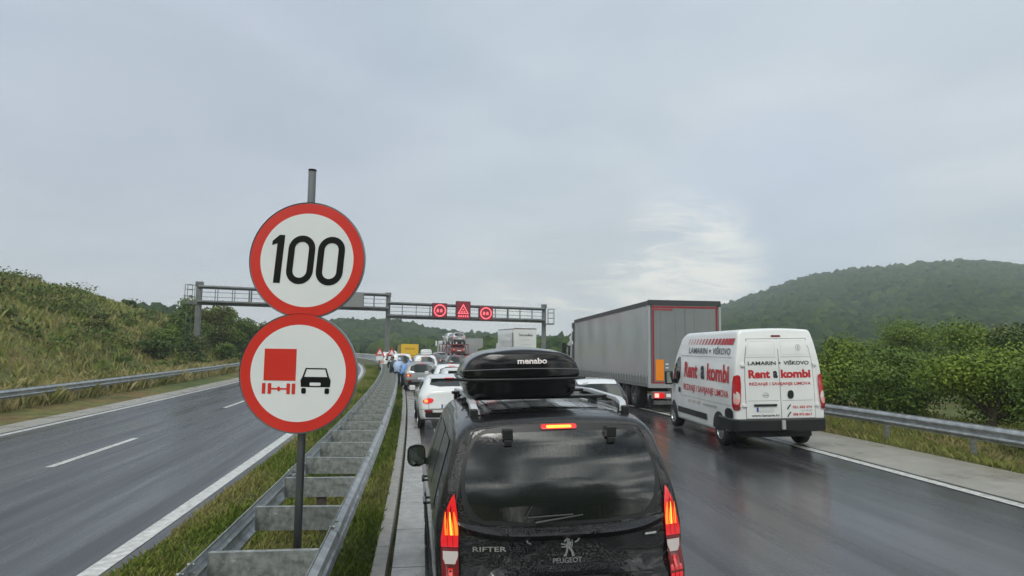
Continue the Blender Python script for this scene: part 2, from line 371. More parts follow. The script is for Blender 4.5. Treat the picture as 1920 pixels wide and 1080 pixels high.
def strip(name, u0, u1, dz, m, y0=-14, y1=400, nu=4, parent=None, uvname=None):
    ys = [y0]+[y for y in YS if y0 < y < y1]+[y1]; V = []; F = []; UV = []
    for y in ys:
        a = u0(y) if callable(u0) else u0; b = u1(y) if callable(u1) else u1
        for i in range(nu+1):
            u = lerp(a, b, i/nu); V.append(P(u, y, dz)); UV.append((u, y))
    k = nu+1
    for j in range(len(ys)-1):
        for i in range(nu): F.append((j*k+i, j*k+i+1, (j+1)*k+i+1, (j+1)*k+i))
    o = mesh(name, V, F, m, parent, True)
    uv = o.data.uv_layers.new(name='road'); d = np.array([UV[l.vertex_index] for l in o.data.loops], dtype=np.float32); uv.data.foreach_set('uv', d.ravel())
    return o

# ---------------------------------------------------------------- ground, carriageways, markings
def ground_h(u, y):
    h = -.10
    if -13.0 < u < E(y)+.02: return road_z(u, y)-.10
    if u >= E(y): 
        d = u-E(y); base = road_z(E(y), y)-.03
        h = base + .25*ss((d-.8)/3) + .5*ss((d-4)/20) - .02*max(d-30, 0)
        return max(h, -3)
    d = -13.0-u; h = .02+.35*ss(d/1.6)
    ridge = interp([(-40, 20), (20, 15), (45, 11.5), (62, 10.4), (75, 8.4), (95, 6.6), (130, 7), (200, 3)], y)
    rise = max(0, d-3.4)*.45
    k = 1-math.exp(-rise/max(ridge*.62, .1))
    h += ridge*k + max(0, d-14)*.03*ss((d-14)/40)
    h += .5*k*noise.noise(Vector((u*.11, y*.09, 3)))+.25*k*noise.noise(Vector((u*.4, y*.35, 9)))
    return h
us = [-600, -400, -250, -170, -120, -90, -70, -56, -46]+list(np.arange(-40, -12.9, 1.))+[-10, -6, -3, 0, 3, 6, 9]
us2 = [0, .5, 1, 2, 3, 4.5, 6, 9, 13, 20, 30, 45, 70, 110, 180, 300, 480, 620]
gy = [-440, -200, -100, -50, -30, -20]+list(np.arange(-14, 30, 2.))+list(np.arange(30, 140, 3.))+list(np.arange(140, 420, 15.))+[500, 620, 760]
V = []; F = []
for y in gy:
    row = us+[E(y)+q for q in us2]
    for u in row: 
        yy = max(-14, min(y, 400)); th = math.atan(doff(yy)); z = ground_h(u, y if y < 400 else 400)
        V.append((off(min(y, 500))+u*math.cos(th), y+(u*math.sin(th) if abs(u) < 60 else math.copysign(60, u)*math.sin(th)), z))
k = len(us)+len(us2)
for j in range(len(gy)-1):
    for i in range(k-1): F.append((j*k+i, j*k+i+1, (j+1)*k+i+1, (j+1)*k+i))
def ground_mat():
    m = bpy.data.materials.new('verge_and_hillside'); m.use_nodes = True; nt = m.node_tree; N = nt.nodes; L = nt.links; p = N['Principled BSDF']; p.inputs['Roughness'].default_value = .95
    tc = N.new('ShaderNodeTexCoord')
    def ns(sc, d=8, o=(0, 0, 0)):
        mp = N.new('ShaderNodeMapping'); mp.inputs['Location'].default_value = o; L.new(tc.outputs['Object'], mp.inputs[0])
        n = N.new('ShaderNodeTexNoise'); n.inputs['Scale'].default_value = sc; n.inputs['Detail'].default_value = d; n.inputs['Roughness'].default_value = .65; L.new(mp.outputs[0], n.inputs['Vector']); return n.outputs['Fac']
    r = N.new('ShaderNodeValToRGB'); L.new(ns(.12), r.inputs[0]); el = r.color_ramp.elements
    for _ in range(3): el.new(.5)
    for e, (a, c) in zip(el, [(.34, (.05, .08, .018)), (.44, (.085, .11, .025)), (.53, (.15, .14, .042)), (.60, (.17, .115, .045)), (.68, (.07, .095, .022))]): e.position = a; e.color = (*c, 1)
    r2 = N.new('ShaderNodeValToRGB'); L.new(ns(2.2), r2.inputs[0]); r2.color_ramp.elements[0].position = .35; r2.color_ramp.elements[1].position = .66
    r2.color_ramp.elements[0].color = (.62, .64, .6, 1); r2.color_ramp.elements[1].color = (1.35, 1.32, 1.25, 1)
    mx = N.new('ShaderNodeMix'); mx.data_type = 'RGBA'; mx.blend_type = 'MULTIPLY'; mx.inputs[0].default_value = 1; L.new(r.outputs[0], mx.inputs[6]); L.new(r2.outputs[0], mx.inputs[7])
    L.new(mx.outputs[2], p.inputs['Base Color'])
    b = N.new('ShaderNodeBump'); b.inputs['Distance'].default_value = .25; b.inputs['Strength'].default_value = .8; L.new(ns(3), b.inputs['Height']); L.new(b.outputs[0], p.inputs['Normal'])
    return m
tag(mesh('ground', V, F, ground_mat(), None, True), kind='structure')
tag(strip('right_carriageway', .06, 8.75, 0, asph_r, nu=6), kind='structure')
tag(strip('right_shoulder', 8.75, E, .0, conc, nu=3), kind='structure')
tag(strip('left_carriageway', -10.75, -2.92, 0, asph_l, nu=6), kind='structure')
tag(strip('left_shoulder', -13.0, -10.75, 0, conc, nu=2), kind='structure')
def lines(specs, name):
    V = []; F = []
    for u0, u1, y0, y1 in specs:
        ys = list(np.arange(y0, y1, 1.0 if y1 < 40 else 2.0))+[y1]; b = len(V)
        for y in ys: V += [P(u0, y, .005), P(u1, y, .005)]
        F += [(b+2*i, b+2*i+1, b+2*i+3, b+2*i+2) for i in range(len(ys)-1)]
    return tag(mesh(name, V, F, white_line), kind='structure')
lines([(8.42, 8.62, -14, 300), (.45, .65, -14, 300)]+[(4.42, 4.57, y, y+4.0) for y in np.arange(13.35-24, 200, 12.)], 'right_road_markings')
lines([(-3.47, -3.25, -14, 300), (-10.6, -10.4, -14, 300)]+[(-7.06, -6.91, y, y+4.) for y in np.arange(25.8-36, 200, 12.)], 'left_road_markings')
# drainage channel of concrete slabs with kerb and gutter gap
V = []; F = []
chan = MB(); 
y = -6.0
while y < 70:
    L_ = 1.48; a = [P(-.29, y), P(.06, y), P(.06, y+L_), P(-.29, y+L_)]
    z = [.012, .006, .006, .012]; b = [Vector((p.x, p.y, p.z+q)) for p, q in zip(a, z)]; lo = [Vector((p.x, p.y, p.z-.08)) for p in a]
    chan.add(b+lo, [(0, 1, 2, 3), (0, 4, 5, 1), (1, 5, 6, 2), (2, 6, 7, 3), (3, 7, 4, 0)]); y += 1.5
tag(chan.build('drainage_channel', channel_m), kind='structure')
kb = MB(); y = -6.0
while y < 90:
    L_ = .985
    a = [P(-.49, y), P(-.33, y), P(-.33, y+L_), P(-.49, y+L_)]
    top = [Vector((p.x, p.y, .09)) for p in a]; top[1].x -= .015; top[2].x -= .015; lo = [Vector((p.x, p.y, -.06)) for p in a]
    kb.add(top+lo, [(0, 1, 2, 3), (0, 4, 5, 1), (1, 5, 6, 2), (2, 6, 7, 3), (3, 7, 4, 0)]); y += 1.0
tag(kb.build('kerb', kerb_m, bevel=.008), kind='structure')
# median of soil under grass
V = []; F = []; ys = [y for y in YS if y <= 200]; NU = 9
for y in ys:
    for i in range(NU+1):
        u = lerp(-2.95-.06*noise.noise(Vector((y*.9, 1, 2))), -.49, i/NU); e = min(i, NU-i)
        p = P(u, y); V.append((p.x, p.y, (.004 if e == 0 and i == 0 else .05)+.035*noise.noise(Vector((u*1.5, y*.8, 0)))))
for j in range(len(ys)-1):
    for i in range(NU): F.append((j*(NU+1)+i, j*(NU+1)+i+1, (j+1)*(NU+1)+i+1, (j+1)*(NU+1)+i))
tag(mesh('median_strip', V, F, grass_soil, None, True), kind='structure')

def blades(name, n, ufun, ymin, ymax, h0, h1, w, mats_, power=2.0, zf=None, label=None, fixed=None):
    t = rng.random(n); y = ymin*(ymax/ymin)**(t**(1/power*1.0)) if power != 2.0 else ymin*(ymax/ymin)**t
    u = ufun(rng.random(n), y)
    th = np.array([math.atan(doff(a)) for a in y]); ox = np.array([off(a) for a in y])
    x = ox+u*np.cos(th); yy = y+u*np.sin(th)
    z = np.array([zf(a, b) for a, b in zip(u, y)])
    h = (h0+(h1-h0)*rng.random(n)**2)*(.7+.6*np.array([noise.noise(Vector((a*1.2, b*.7, 4)))+.5 for a, b in zip(u, y)]))
    ww = w*(1+y*.06); ang = rng.random(n)*6.283; la = rng.random(n)*6.283; lean = h*(.2+.6*rng.random(n))
    dx, dy = np.cos(ang)*ww, np.sin(ang)*ww; lx, ly = np.cos(la)*lean, np.sin(la)*lean
    Vv = np.stack([np.stack([x-dx, yy-dy, z-.01], 1), np.stack([x+dx, yy+dy, z-.01], 1), np.stack([x+lx*.35+dx*.6, yy+ly*.35+dy*.6, z+h*.65], 1), np.stack([x+lx, yy+ly, z+h], 1)], 1).reshape(-1, 3)
    b = np.arange(n)[:, None]*4; Fq = (b+np.array([[0, 1, 2, 3]])).astype(np.int32)
    o = npmesh(name, Vv, Fq)
    for m in mats_: o.data.materials.append(m)
    k = len(mats_); cl = np.array([noise.noise(Vector((a*.9, b*.25, 7))) for a, b in zip(u, y)]); idx = np.clip(((cl*1.4+.5+rng.normal(0, .22, n))*k).astype(int), 0, k-1)
    o.data.polygons.foreach_set('material_index', idx.astype(np.int32)); tag(o, label, 'grass', None, 'stuff'); return o
gm = [mat('grass_a', (.085, .13, .018), .6, spec=.3), mat('grass_b', (.12, .18, .026), .6, spec=.3), mat('grass_c', (.17, .215, .035), .6, spec=.3), mat('grass_d', (.24, .24, .075), .7, spec=.3)]
gdry = [mat('dry_a', (.30, .26, .11), .8, spec=.2), mat('dry_b', (.38, .33, .16), .8, spec=.2), mat('dry_c', (.16, .17, .05), .8, spec=.2)]
med_z = lambda u, y: .045
blades('median_grass', 150000, lambda r, y: -2.97+2.47*r, 3.2, 75, .03, .12, .004, gm, zf=med_z, label='short wet green grass growing along the median under the barrier')
blades('median_edge_grass', 16000, lambda r, y: -3.02+.35*r**1.5, 4.5, 75, .04, .12, .004, [gm[2], gm[3], gdry[0]], zf=lambda u, y: .02, label='yellowing grass along the asphalt edge of the left carriageway')
blades('dry_verge_grass', 30000, lambda r, y: -13.1-2.4*r, 14, 110, .18, .55, .006, gdry, zf=lambda u, y: ground_h(u, y), label='tall straw coloured grass behind the left roadside guardrail')
blades('right_verge_grass', 60000, lambda r, y: np.array([E(a) for a in y])+.05+4.5*r**1.3, 6, 90, .05, .20, .0035, [gm[3], gm[2], gdry[2], gdry[0]], zf=lambda u, y: ground_h(u, y), label='rough yellow green grass under the right roadside guardrail')

# ---------------------------------------------------------------- barriers
W = [(0, .0), (.0, .02), (.055, .05), (.075, .085), (.055, .12), (.012, .145), (.012, .175), (.055, .20), (.075, .235), (.055, .27), (0, .30), (0, .32)]   # w-beam section (out, up)
def wbeam(name, ufun, side, zb, y0, y1, m, parent, step=1.0, s=1.0, base=None):
    prof = [(o_*side*s, h*s) for o_, h in W]; t = .006; prof2 = [(o_-side*t, h) for o_, h in prof]
    loop = prof+prof2[::-1]; k = len(loop); V = []; F = []; ys = list(np.arange(y0, y1, step))+[y1]
    for y in ys:
        u = ufun(y); zz = zb if base is None else base(y)+zb
        for o_, h in loop: p = P(u+o_, y); V.append((p.x, p.y, zz+h))
    for j in range(len(ys)-1):
        for i in range(k): F.append((j*k+i, j*k+(i+1) % k, (j+1)*k+(i+1) % k, (j+1)*k+i))
    F.append(tuple(range(k))); F.append(tuple(range((len(ys)-1)*k, len(ys)*k)))
    return mesh(name, V, F, m, parent, False)
mg = empty('median_barrier', P(-1.25, 5)); mg['label'] = 'double sided galvanised steel barrier running along the grass median'; mg['category'] = 'crash barrier'
def local(o, root):
    """meshes were made in world space: bring them under root keeping their place"""
    o.data.transform(Matrix.Translation(-root.location)); o.parent = root; return o
UL, UR = -1.69, -.80
local(wbeam('rail', lambda y: UL, -1, .44, -3, 80, zinc, None), mg); local(wbeam('rail', lambda y: UR, 1, .44, -3, 80, zinc, None), mg)
# spacer beams and posts
def spacer_mb():
    s = MB(); a, b = UL+.02, UR-.02; c = b-a
    s.box(0, c, -.003, .003, .50, .735); s.box(0, c, .003, .05, .729, .735); s.box(0, c, .003, .05, .50, .506)
    for x in (.12, .2, c-.2, c-.12): s.tube((x, -.012, .66), (x, -.003, .66), .012, 6)
    return s
def post_mb():
    s = MB(); s.box(-.055, .055, .004, .010, .0, .66); s.box(-.055, -.049, .010, .06, .0, .66); s.box(.049, .055, .010, .06, .0, .66)
    s.tube((-.025, -.006, .60), (-.025, .004, .60), .013, 6); s.tube((.025, -.006, .60), (.025, .004, .60), .013, 6); return s
y = -1.8; i = 0; spm = None
sp_src = None
while y < 78:
    p = P(UL+.02, y); th = math.atan(doff(y))
    if sp_src is None:
        sp = spacer_mb().build('spacer', zinc_weathered, mg); sp_src = sp; po_src = post_mb().build('post', rust, mg); sp0 = (sp, po_src)
    else: sp = sp_src.copy(); COL.objects.link(sp)
    sp.parent = mg; sp.location = p-mg.location; sp.location.z = -mg.location.z+random.uniform(-.006, .006); sp.rotation_euler = (0, random.uniform(-.008, .008), th)
    if i % 2 == 1 or y > 30:
        po = po_src if sp is sp0[0] else po_src.copy()
        if po is not po_src: COL.objects.link(po)
        q = P((UL+UR)/2+.02, y+.012); po.parent = mg; po.location = q-mg.location; po.location.z = -mg.location.z; po.rotation_euler = (0, 0, th)
    i += 1; y += 1.5 if y < 40 else 3.0
po_src.location = P((UL+UR)/2+.02, -.3+.012)-mg.location; po_src.location.z = -mg.location.z

def splice(u, side, y):
    prof = [(o_*side+side*.005, h) for o_, h in W]; V = []; ys = (y, y+.32)
    for yy in ys:
        for o_, h in prof: p = P(u+o_, yy); V.append((p.x-mg.location.x, p.y-mg.location.y, .44+h-mg.location.z))
        for o_, h in prof: p = P(u+o_-side*.014, yy); V.append((p.x-mg.location.x, p.y-mg.location.y, .44+h-mg.location.z))
    k = len(prof); F = [(i, i+1, 2*k+i+1, 2*k+i) for i in range(k-1)]+[(k+i, k+i+1, 3*k+i+1, 3*k+i) for i in range(k-1)]+[(0, k, 3*k, 2*k), (k-1, 2*k-1, 4*k-1, 3*k-1)]
    b = MB(); b.add(V, F)
    for yy in (y+.05, y+.27):
        for h in (.53, .60, .68, .745): p = P(u, yy); x = p.x-mg.location.x+side*(.01 if h > .74 else .0); b.tube((x-side*.03, p.y-mg.location.y, h-mg.location.z), (x+side*.02, p.y-mg.location.y, h-mg.location.z), .013, 6)
    b.build('splice_plate', zinc_weathered, mg)
for k_ in range(8):
    splice(UL, -1, 1.1+4.0*k_); splice(UR, 1, 2.3+4.0*k_)
def side_rail(name, ufun, side, y0, y1, label, base):
    g = empty(name, (P(ufun(y0), y0).x, y0, 0)); g['label'] = label; g['category'] = 'guardrail'
    local(wbeam('rail', ufun, side, .42, y0, y1, zinc, None, step=2, base=base), g)
    src = None
    for y in np.arange(y0+.5, min(y1, 130), 2.0 if y1 < 100 else 2.6):
        if src is None:
            s = MB(); s.box(-.05, .05, -.03, .03, -.3, .70); s.box(min(0, side*.11), max(0, side*.11), -.025, .025, .50, .66); src = s.build('post', zinc_weathered, g); o = src
        else: o = src.copy(); COL.objects.link(o)
        o.parent = g; p = P(ufun(y)-side*.12, y); p.z = base(y); o.location = p-g.location
    return g
side_rail('guardrail', lambda y: -13.25, 1, 2, 150, 'long grey steel guardrail along the far shoulder of the empty left carriageway', lambda y: .02)
side_rail('guardrail', lambda y: E(y)+.42, -1, 2, 150, 'grey steel guardrail behind the white van on the right roadside', lambda y: road_z(E(y), y)-.02)

# ---------------------------------------------------------------- the two round signs on one pole
SX, SY = -1.06, 6.0
sp_root = empty('sign_pole', (SX, SY, 0)); tag(sp_root, 'dark grey steel pole standing inside the median barrier and carrying two round signs', 'sign pole')
s = MB(); s.tube((0, 0, -.2), (0, 0, 3.93), .034, 16); s.build('pole', pole_m, sp_root, True)
s = MB(); s.tube((0, 0, 3.925), (0, 0, 3.94), .036, 16); s.build('cap', sign_black, sp_root)
def round_sign(name, cz, dx, rad, label, tilt):
    o = empty(name, (SX+dx, SY-.075, cz)); tag(o, label, 'road sign', 'round prohibition signs on the median pole'); o.rotation_euler = (0, R(tilt), R(-9 if cz > 2.5 else -9))
    b = MB(); n = 64
    b.add([(r_*math.cos(2*math.pi*i/n), y_, r_*math.sin(2*math.pi*i/n)) for r_, y_ in ((rad, -.012), (rad, .02), (rad-.02, .02)) for i in range(n)],
          [(k*n+i, k*n+(i+1) % n, (k+1)*n+(i+1) % n, (k+1)*n+i) for k in range(2) for i in range(n)]); b.disc_y((0, 0), rad-.002, .0)
    b.build('panel', sign_back, o)
    MB().disc_y((0, 0), rad-.012, -.0095, n).build('rim', sign_white, o)
    MB().disc_y((0, 0), rad-.012, -.0118, n, ring=rad-.10).build('red_ring', sign_red, o)
    MB().disc_y((0, 0), rad-.10, -.0118, n).build('face', sign_white, o)
    b = MB()
    for z in (-.25, .25): b.box(-.25, .25, .02, .04, z-.02, z+.02); b.box(-.05, .05, .04, .115, z-.02, z+.02)
    b.build('bracket', zinc, o); return o
s1 = round_sign('speed_limit_sign', 3.118, .0, .508, 'round red and white speed limit sign reading 100, the upper one on the pole', 0)
s2 = round_sign('no_overtaking_sign', 2.145, -.035, .512, 'round sign with a red lorry beside a black car, the lower one on the pole', 0)
def stad(cx, cz, w, h, t, y, n=14):
    """upright stadium ring (digit 0)"""
    def loop(w, h):
        r = w/2; P_ = []
        for i in range(n+1): a = math.pi*i/n; P_.append((cx+r*math.cos(a), cz+h/2-r+r*math.sin(a)))
        for i in range(n+1): a = math.pi+math.pi*i/n; P_.append((cx+r*math.cos(a), cz-h/2+r+r*math.sin(a)))
        return P_
    A = loop(w, h); B = loop(w-2*t, h-2*t); m_ = len(A); sl = .0
    return [(p[0], y, p[1]) for p in A+B], [(i, (i+1) % m_, m_+(i+1) % m_, m_+i) for i in range(m_)]
def shear(V): return [(x+.012+z*.075, y, z-x*.035) for x, y, z in V]
b = MB(); v, f = stad(-.065, .0, .235, .425, .056, -.0145); b.add(shear(v), f); v, f = stad(.195, -.0, .235, .425, .056, -.0145); b.add(shear(v), f)
v = [(-.215, -.0145, .21), (-.215, -.0145, -.205), (-.160, -.0145, -.205), (-.160, -.0145, .21)]; v = [(-.285, -.0145, -.21), (-.225, -.0145, -.21), (-.225, -.0145, .21), (-.272, -.0145, .21), (-.330, -.0145, .155), (-.330, -.0145, .118), (-.285, -.0145, .135)]
b.add(shear(v), [(0, 1, 2, 3, 4, 5, 6)]); b.build('number', sign_black, s1)
b = MB(); yy = -.0145
def rc(b, x0, x1, z0, z1, y=yy): b.add([(x0, y, z0), (x1, y, z0), (x1, y, z1), (x0, y, z1)], [(0, 1, 2, 3)])
rc(b, -.295, -.018, -.065, .205); 
for x in (-.305, -.255, -.093, -.048): rc(b, x, x+.03, -.178, -.088)
rc(b, -.225, -.093, -.142, -.128, -.0142); b.add([(-.185, -.0140, -.135), (-.16, -.0140, -.158), (-.135, -.0140, -.135), (-.16, -.0140, -.112)], [(0, 1, 2, 3)])
b.build('lorry_symbol', sign_red, s2)
b = MB()
b.add([(x, yy, z) for x, z in [(.03, -.115), (.28, -.115), (.285, -.06), (.27, -.03), (.04, -.03), (.025, -.06)]], [(0, 1, 2, 3, 4, 5)])
for q in [[(.04, -.03), (.055, -.03), (.078, .045), (.066, .045)], [(.27, -.03), (.255, -.03), (.232, .045), (.244, .045)], [(.066, .045), (.244, .045), (.241, .035), (.069, .035)]]:
    b.add([(x, yy, z) for x, z in q], [(0, 1, 2, 3)])
for x in (.035, .235): b.add([(a, yy, c) for a, c in rrect(x, x+.04, -.172, -.125, .012)], [tuple(range(24))])
b.build('car_symbol', sign_black, s2)
b = MB(); b.add([(a, yy-.002, c) for a, c in rrect(.105, .20, -.105, -.078, .008)], [tuple(range(24))]); b.build('plate_symbol', sign_white, s2)

# ---------------------------------------------------------------- gantry over both carriageways
G0, G1, G2 = Vector((-19.4, 59.3, 0)), Vector((-3.85, 64.0, 0)), Vector((11.9, 68.6, 0))
gan = empty('sign_gantry', G1); tag(gan, 'steel gantry with slim posts spanning both carriageways and carrying lit signs', 'gantry')
def gseg(b, A, B, a, c, za, r, sq=True): pa = A.lerp(B, a)-G1; pb = A.lerp(B, c)-G1; b.tube((pa.x, pa.y, za), (pb.x, pb.y, za), r, square=sq)
for G, h in ((G0, 7.45), (G1, 7.25), (G2, 6.75)):
    q = G-G1; b = MB(); b.box(q.x-.2, q.x+.2, q.y-.2, q.y+.2, -.3, h); b.box(q.x-.3, q.x+.3, q.y-.3, q.y+.3, -.2, .35); b.box(q.x-.26, q.x+.26, q.y-.26, q.y+.26, h-.35, h+.03); b.build('post', gantry_m, gan)
for A, B, z0, z1 in ((G0, G1, 5.72, 7.05), (G1, G2, 5.05, 6.28)):
    for dy in (-.35, .35):
        D = Vector((0, dy, 0)); b = MB(); gseg(b, A+D, B+D, 0, 1, z1, .13); gseg(b, A+D, B+D, 0, 1, z0, .19); b.build('chord', gantry_m, gan)
    b = MB()
    for k in range(1, 12):
        t = k/12; p = A.lerp(B, t)-G1
        for dy in (-.35, .35): b.tube((p.x, p.y+dy, z0), (p.x, p.y+dy, z1), .075 if k % 3 == 0 else .035, square=True)
        b.tube((p.x, p.y-.35, z0), (p.x, p.y+.35, z0), .05, square=True)
    b.build('lattice', gantry_m, gan)
    b = MB()
    for zz in (z0+.45, z0+.85): gseg(b, A+Vector((0, -.8, 0)), B+Vector((0, -.8, 0)), 0, 1, zz, .022)
    b.build('handrail', gantry_m, gan)
    b = MB(); pa = A-G1; pb = B-G1; b.add([(pa.x, pa.y-.85, z0+.02), (pb.x, pb.y-.85, z0+.02), (pb.x, pb.y-.3, z0+.02), (pa.x, pa.y-.3, z0+.02), (pa.x, pa.y-.85, z0+.07), (pb.x, pb.y-.85, z0+.07), (pb.x, pb.y-.3, z0+.07), (pa.x, pa.y-.3, z0+.07)], [(0, 3, 2, 1), (4, 5, 6, 7), (0, 1, 5, 4), (2, 3, 7, 6), (1, 2, 6, 5), (3, 0, 4, 7)])
    b.build('walkway', gantry_m, gan)
for G, s_, h in ((G0, -1, 7.2), (G2, 1, 6.3)):
    q = G-G1; b = MB(); x = q.x+s_*.75
    for dx in (-.3, .3):
        for dy in (-.3, .3): b.tube((x+dx, q.y+dy, h-1.5), (x+dx, q.y+dy, h), .03, square=True)
    for zz in (h-1.5, h-.95, h-.4, h): b.tube((x-.3, q.y-.3, zz), (x+.3, q.y-.3, zz), .025, square=True); b.tube((x-.3, q.y+.3, zz), (x+.3, q.y+.3, zz), .025, square=True)
    b.box(min(q.x, x+.3*s_), max(q.x, x+.3*s_), q.y-.3, q.y+.3, h-1.62, h-1.5)
    if s_ < 0:
        for dx in (-.2, .2): b.tube((x+dx, q.y, 2.2), (x+dx, q.y, h-1.5), .02, square=True)
    b.build('service_cage', gantry_m, gan)
led_back = mat('led_panel_dark', (.02, .006, .008), .5, emit=(.30, .012, .035), estr=.55)
led_red = mat('led_red', (.8, .1, .12), .5, emit=(1, .17, .21), estr=.85)
led_case = mat('led_case', (.03, .032, .034), .5)
def led(name, t, w, h, zc, label, kind):
    p = G1.lerp(G2, t); o = empty(name, (p.x, p.y-.95, zc)); o.rotation_euler = (0, 0, R(8)); tag(o, label, 'electronic sign', 'lit matrix signs on the gantry')
    MB().box(-w/2, w/2, 0, .35, -h/2, h/2).build('case', led_case, o); MB().box(-w/2+.05, w/2-.05, -.012, -.002, -h/2+.05, h/2-.05).build('display', led_back, o)
    b = MB(); y = -.02
    if kind == 'ring':
        b.disc_y((0, 0), .60, y, 40, ring=.47)
        for x in (-.2, .14):
            b.add([(x-.12, y, -.14), (x+.12, y, -.14), (x+.12, y, .02), (x+.06, y, .16), (x-.06, y, .16), (x-.12, y, .02)], [(0, 1, 2, 3, 4, 5)])
            for q in (-.10, .06): rc(b, x+q, x+q+.05, -.22, -.16, y)
    else:
        T = [(-.56, -.34), (.56, -.34), (0, .66)]; Ti = [(-.38, -.24), (.38, -.24), (0, .44)]
        b.add([(x, y, z) for x, z in T+Ti], [(0, 1, 4, 3), (1, 2, 5, 4), (2, 0, 3, 5)])
        for x, z in ((-.14, -.12), (.12, -.12), (0, .10)): rc(b, x-.09, x+.09, z-.08, z+.02, y); rc(b, x-.05, x+.05, z+.02, z+.08, y)
        for k in range(5): rc(b, -.5+k*.22, -.36+k*.22, -.66, -.46, y)
    b.build('lit_symbol', led_red, o)
led('matrix_sign', .31, 1.42, 1.42, 5.72, 'lit red ring sign on the gantry, just left of the triangle sign', 'ring')
led('matrix_sign', .455, 1.42, 1.8, 5.80, 'taller lit red sign showing a warning triangle in the middle of three', 'tri')
led('matrix_sign', .60, 1.42, 1.42, 5.60, 'lit red ring sign on the gantry, just right of the triangle sign', 'ring')
p = G0.lerp(G1, .80); o = empty('control_cabinet', (p.x, p.y-.95, 6.38)); tag(o, 'plain grey back of a sign box on the gantry beside the round speed sign', 'sign box')
MB().box(-1.0, 1.0, 0, .4, -.66, .66).build('case', mat('grey_case', (.17, .18, .18), .5), o, bevel=.02)
MB().box(-.95, .95, -.02, 0, -.6, .6).build('panel', mat('grey_case2', (.22, .23, .23), .5), o)
# warning signs at the foot of the middle post
for i, (x, lab) in enumerate(((-4.25, 'small red triangle sign over a white plate, left of the gantry post'), (-3.2, 'small red triangle sign over a white plate, right of the gantry post'))):
    o = empty('warning_sign', (x, 60.5, 0)); tag(o, lab, 'warning sign', 'triangle signs on the median')
    b = MB(); b.tube((0, 0, 0), (0, 0, 2.2), .03, 8); b.build('post', zinc_dark, o)
    b = MB(); b.add([(-.42, -.04, 1.42), (.42, -.04, 1.42), (0, -.04, 2.12), (-.42, -.02, 1.42), (.42, -.02, 1.42), (0, -.02, 2.12)], [(0, 1, 2), (5, 4, 3), (0, 3, 4, 1), (1, 4, 5, 2), (2, 5, 3, 0)]); b.build('triangle', sign_red, o)
    MB().add([(-.24, -.045, 1.52), (.24, -.045, 1.52), (0, -.045, 1.92)], [(0, 1, 2)]).build('face', sign_white, o)
    MB().box(-.28, .28, -.04, -.02, .98, 1.34).build('plate', sign_white, o)

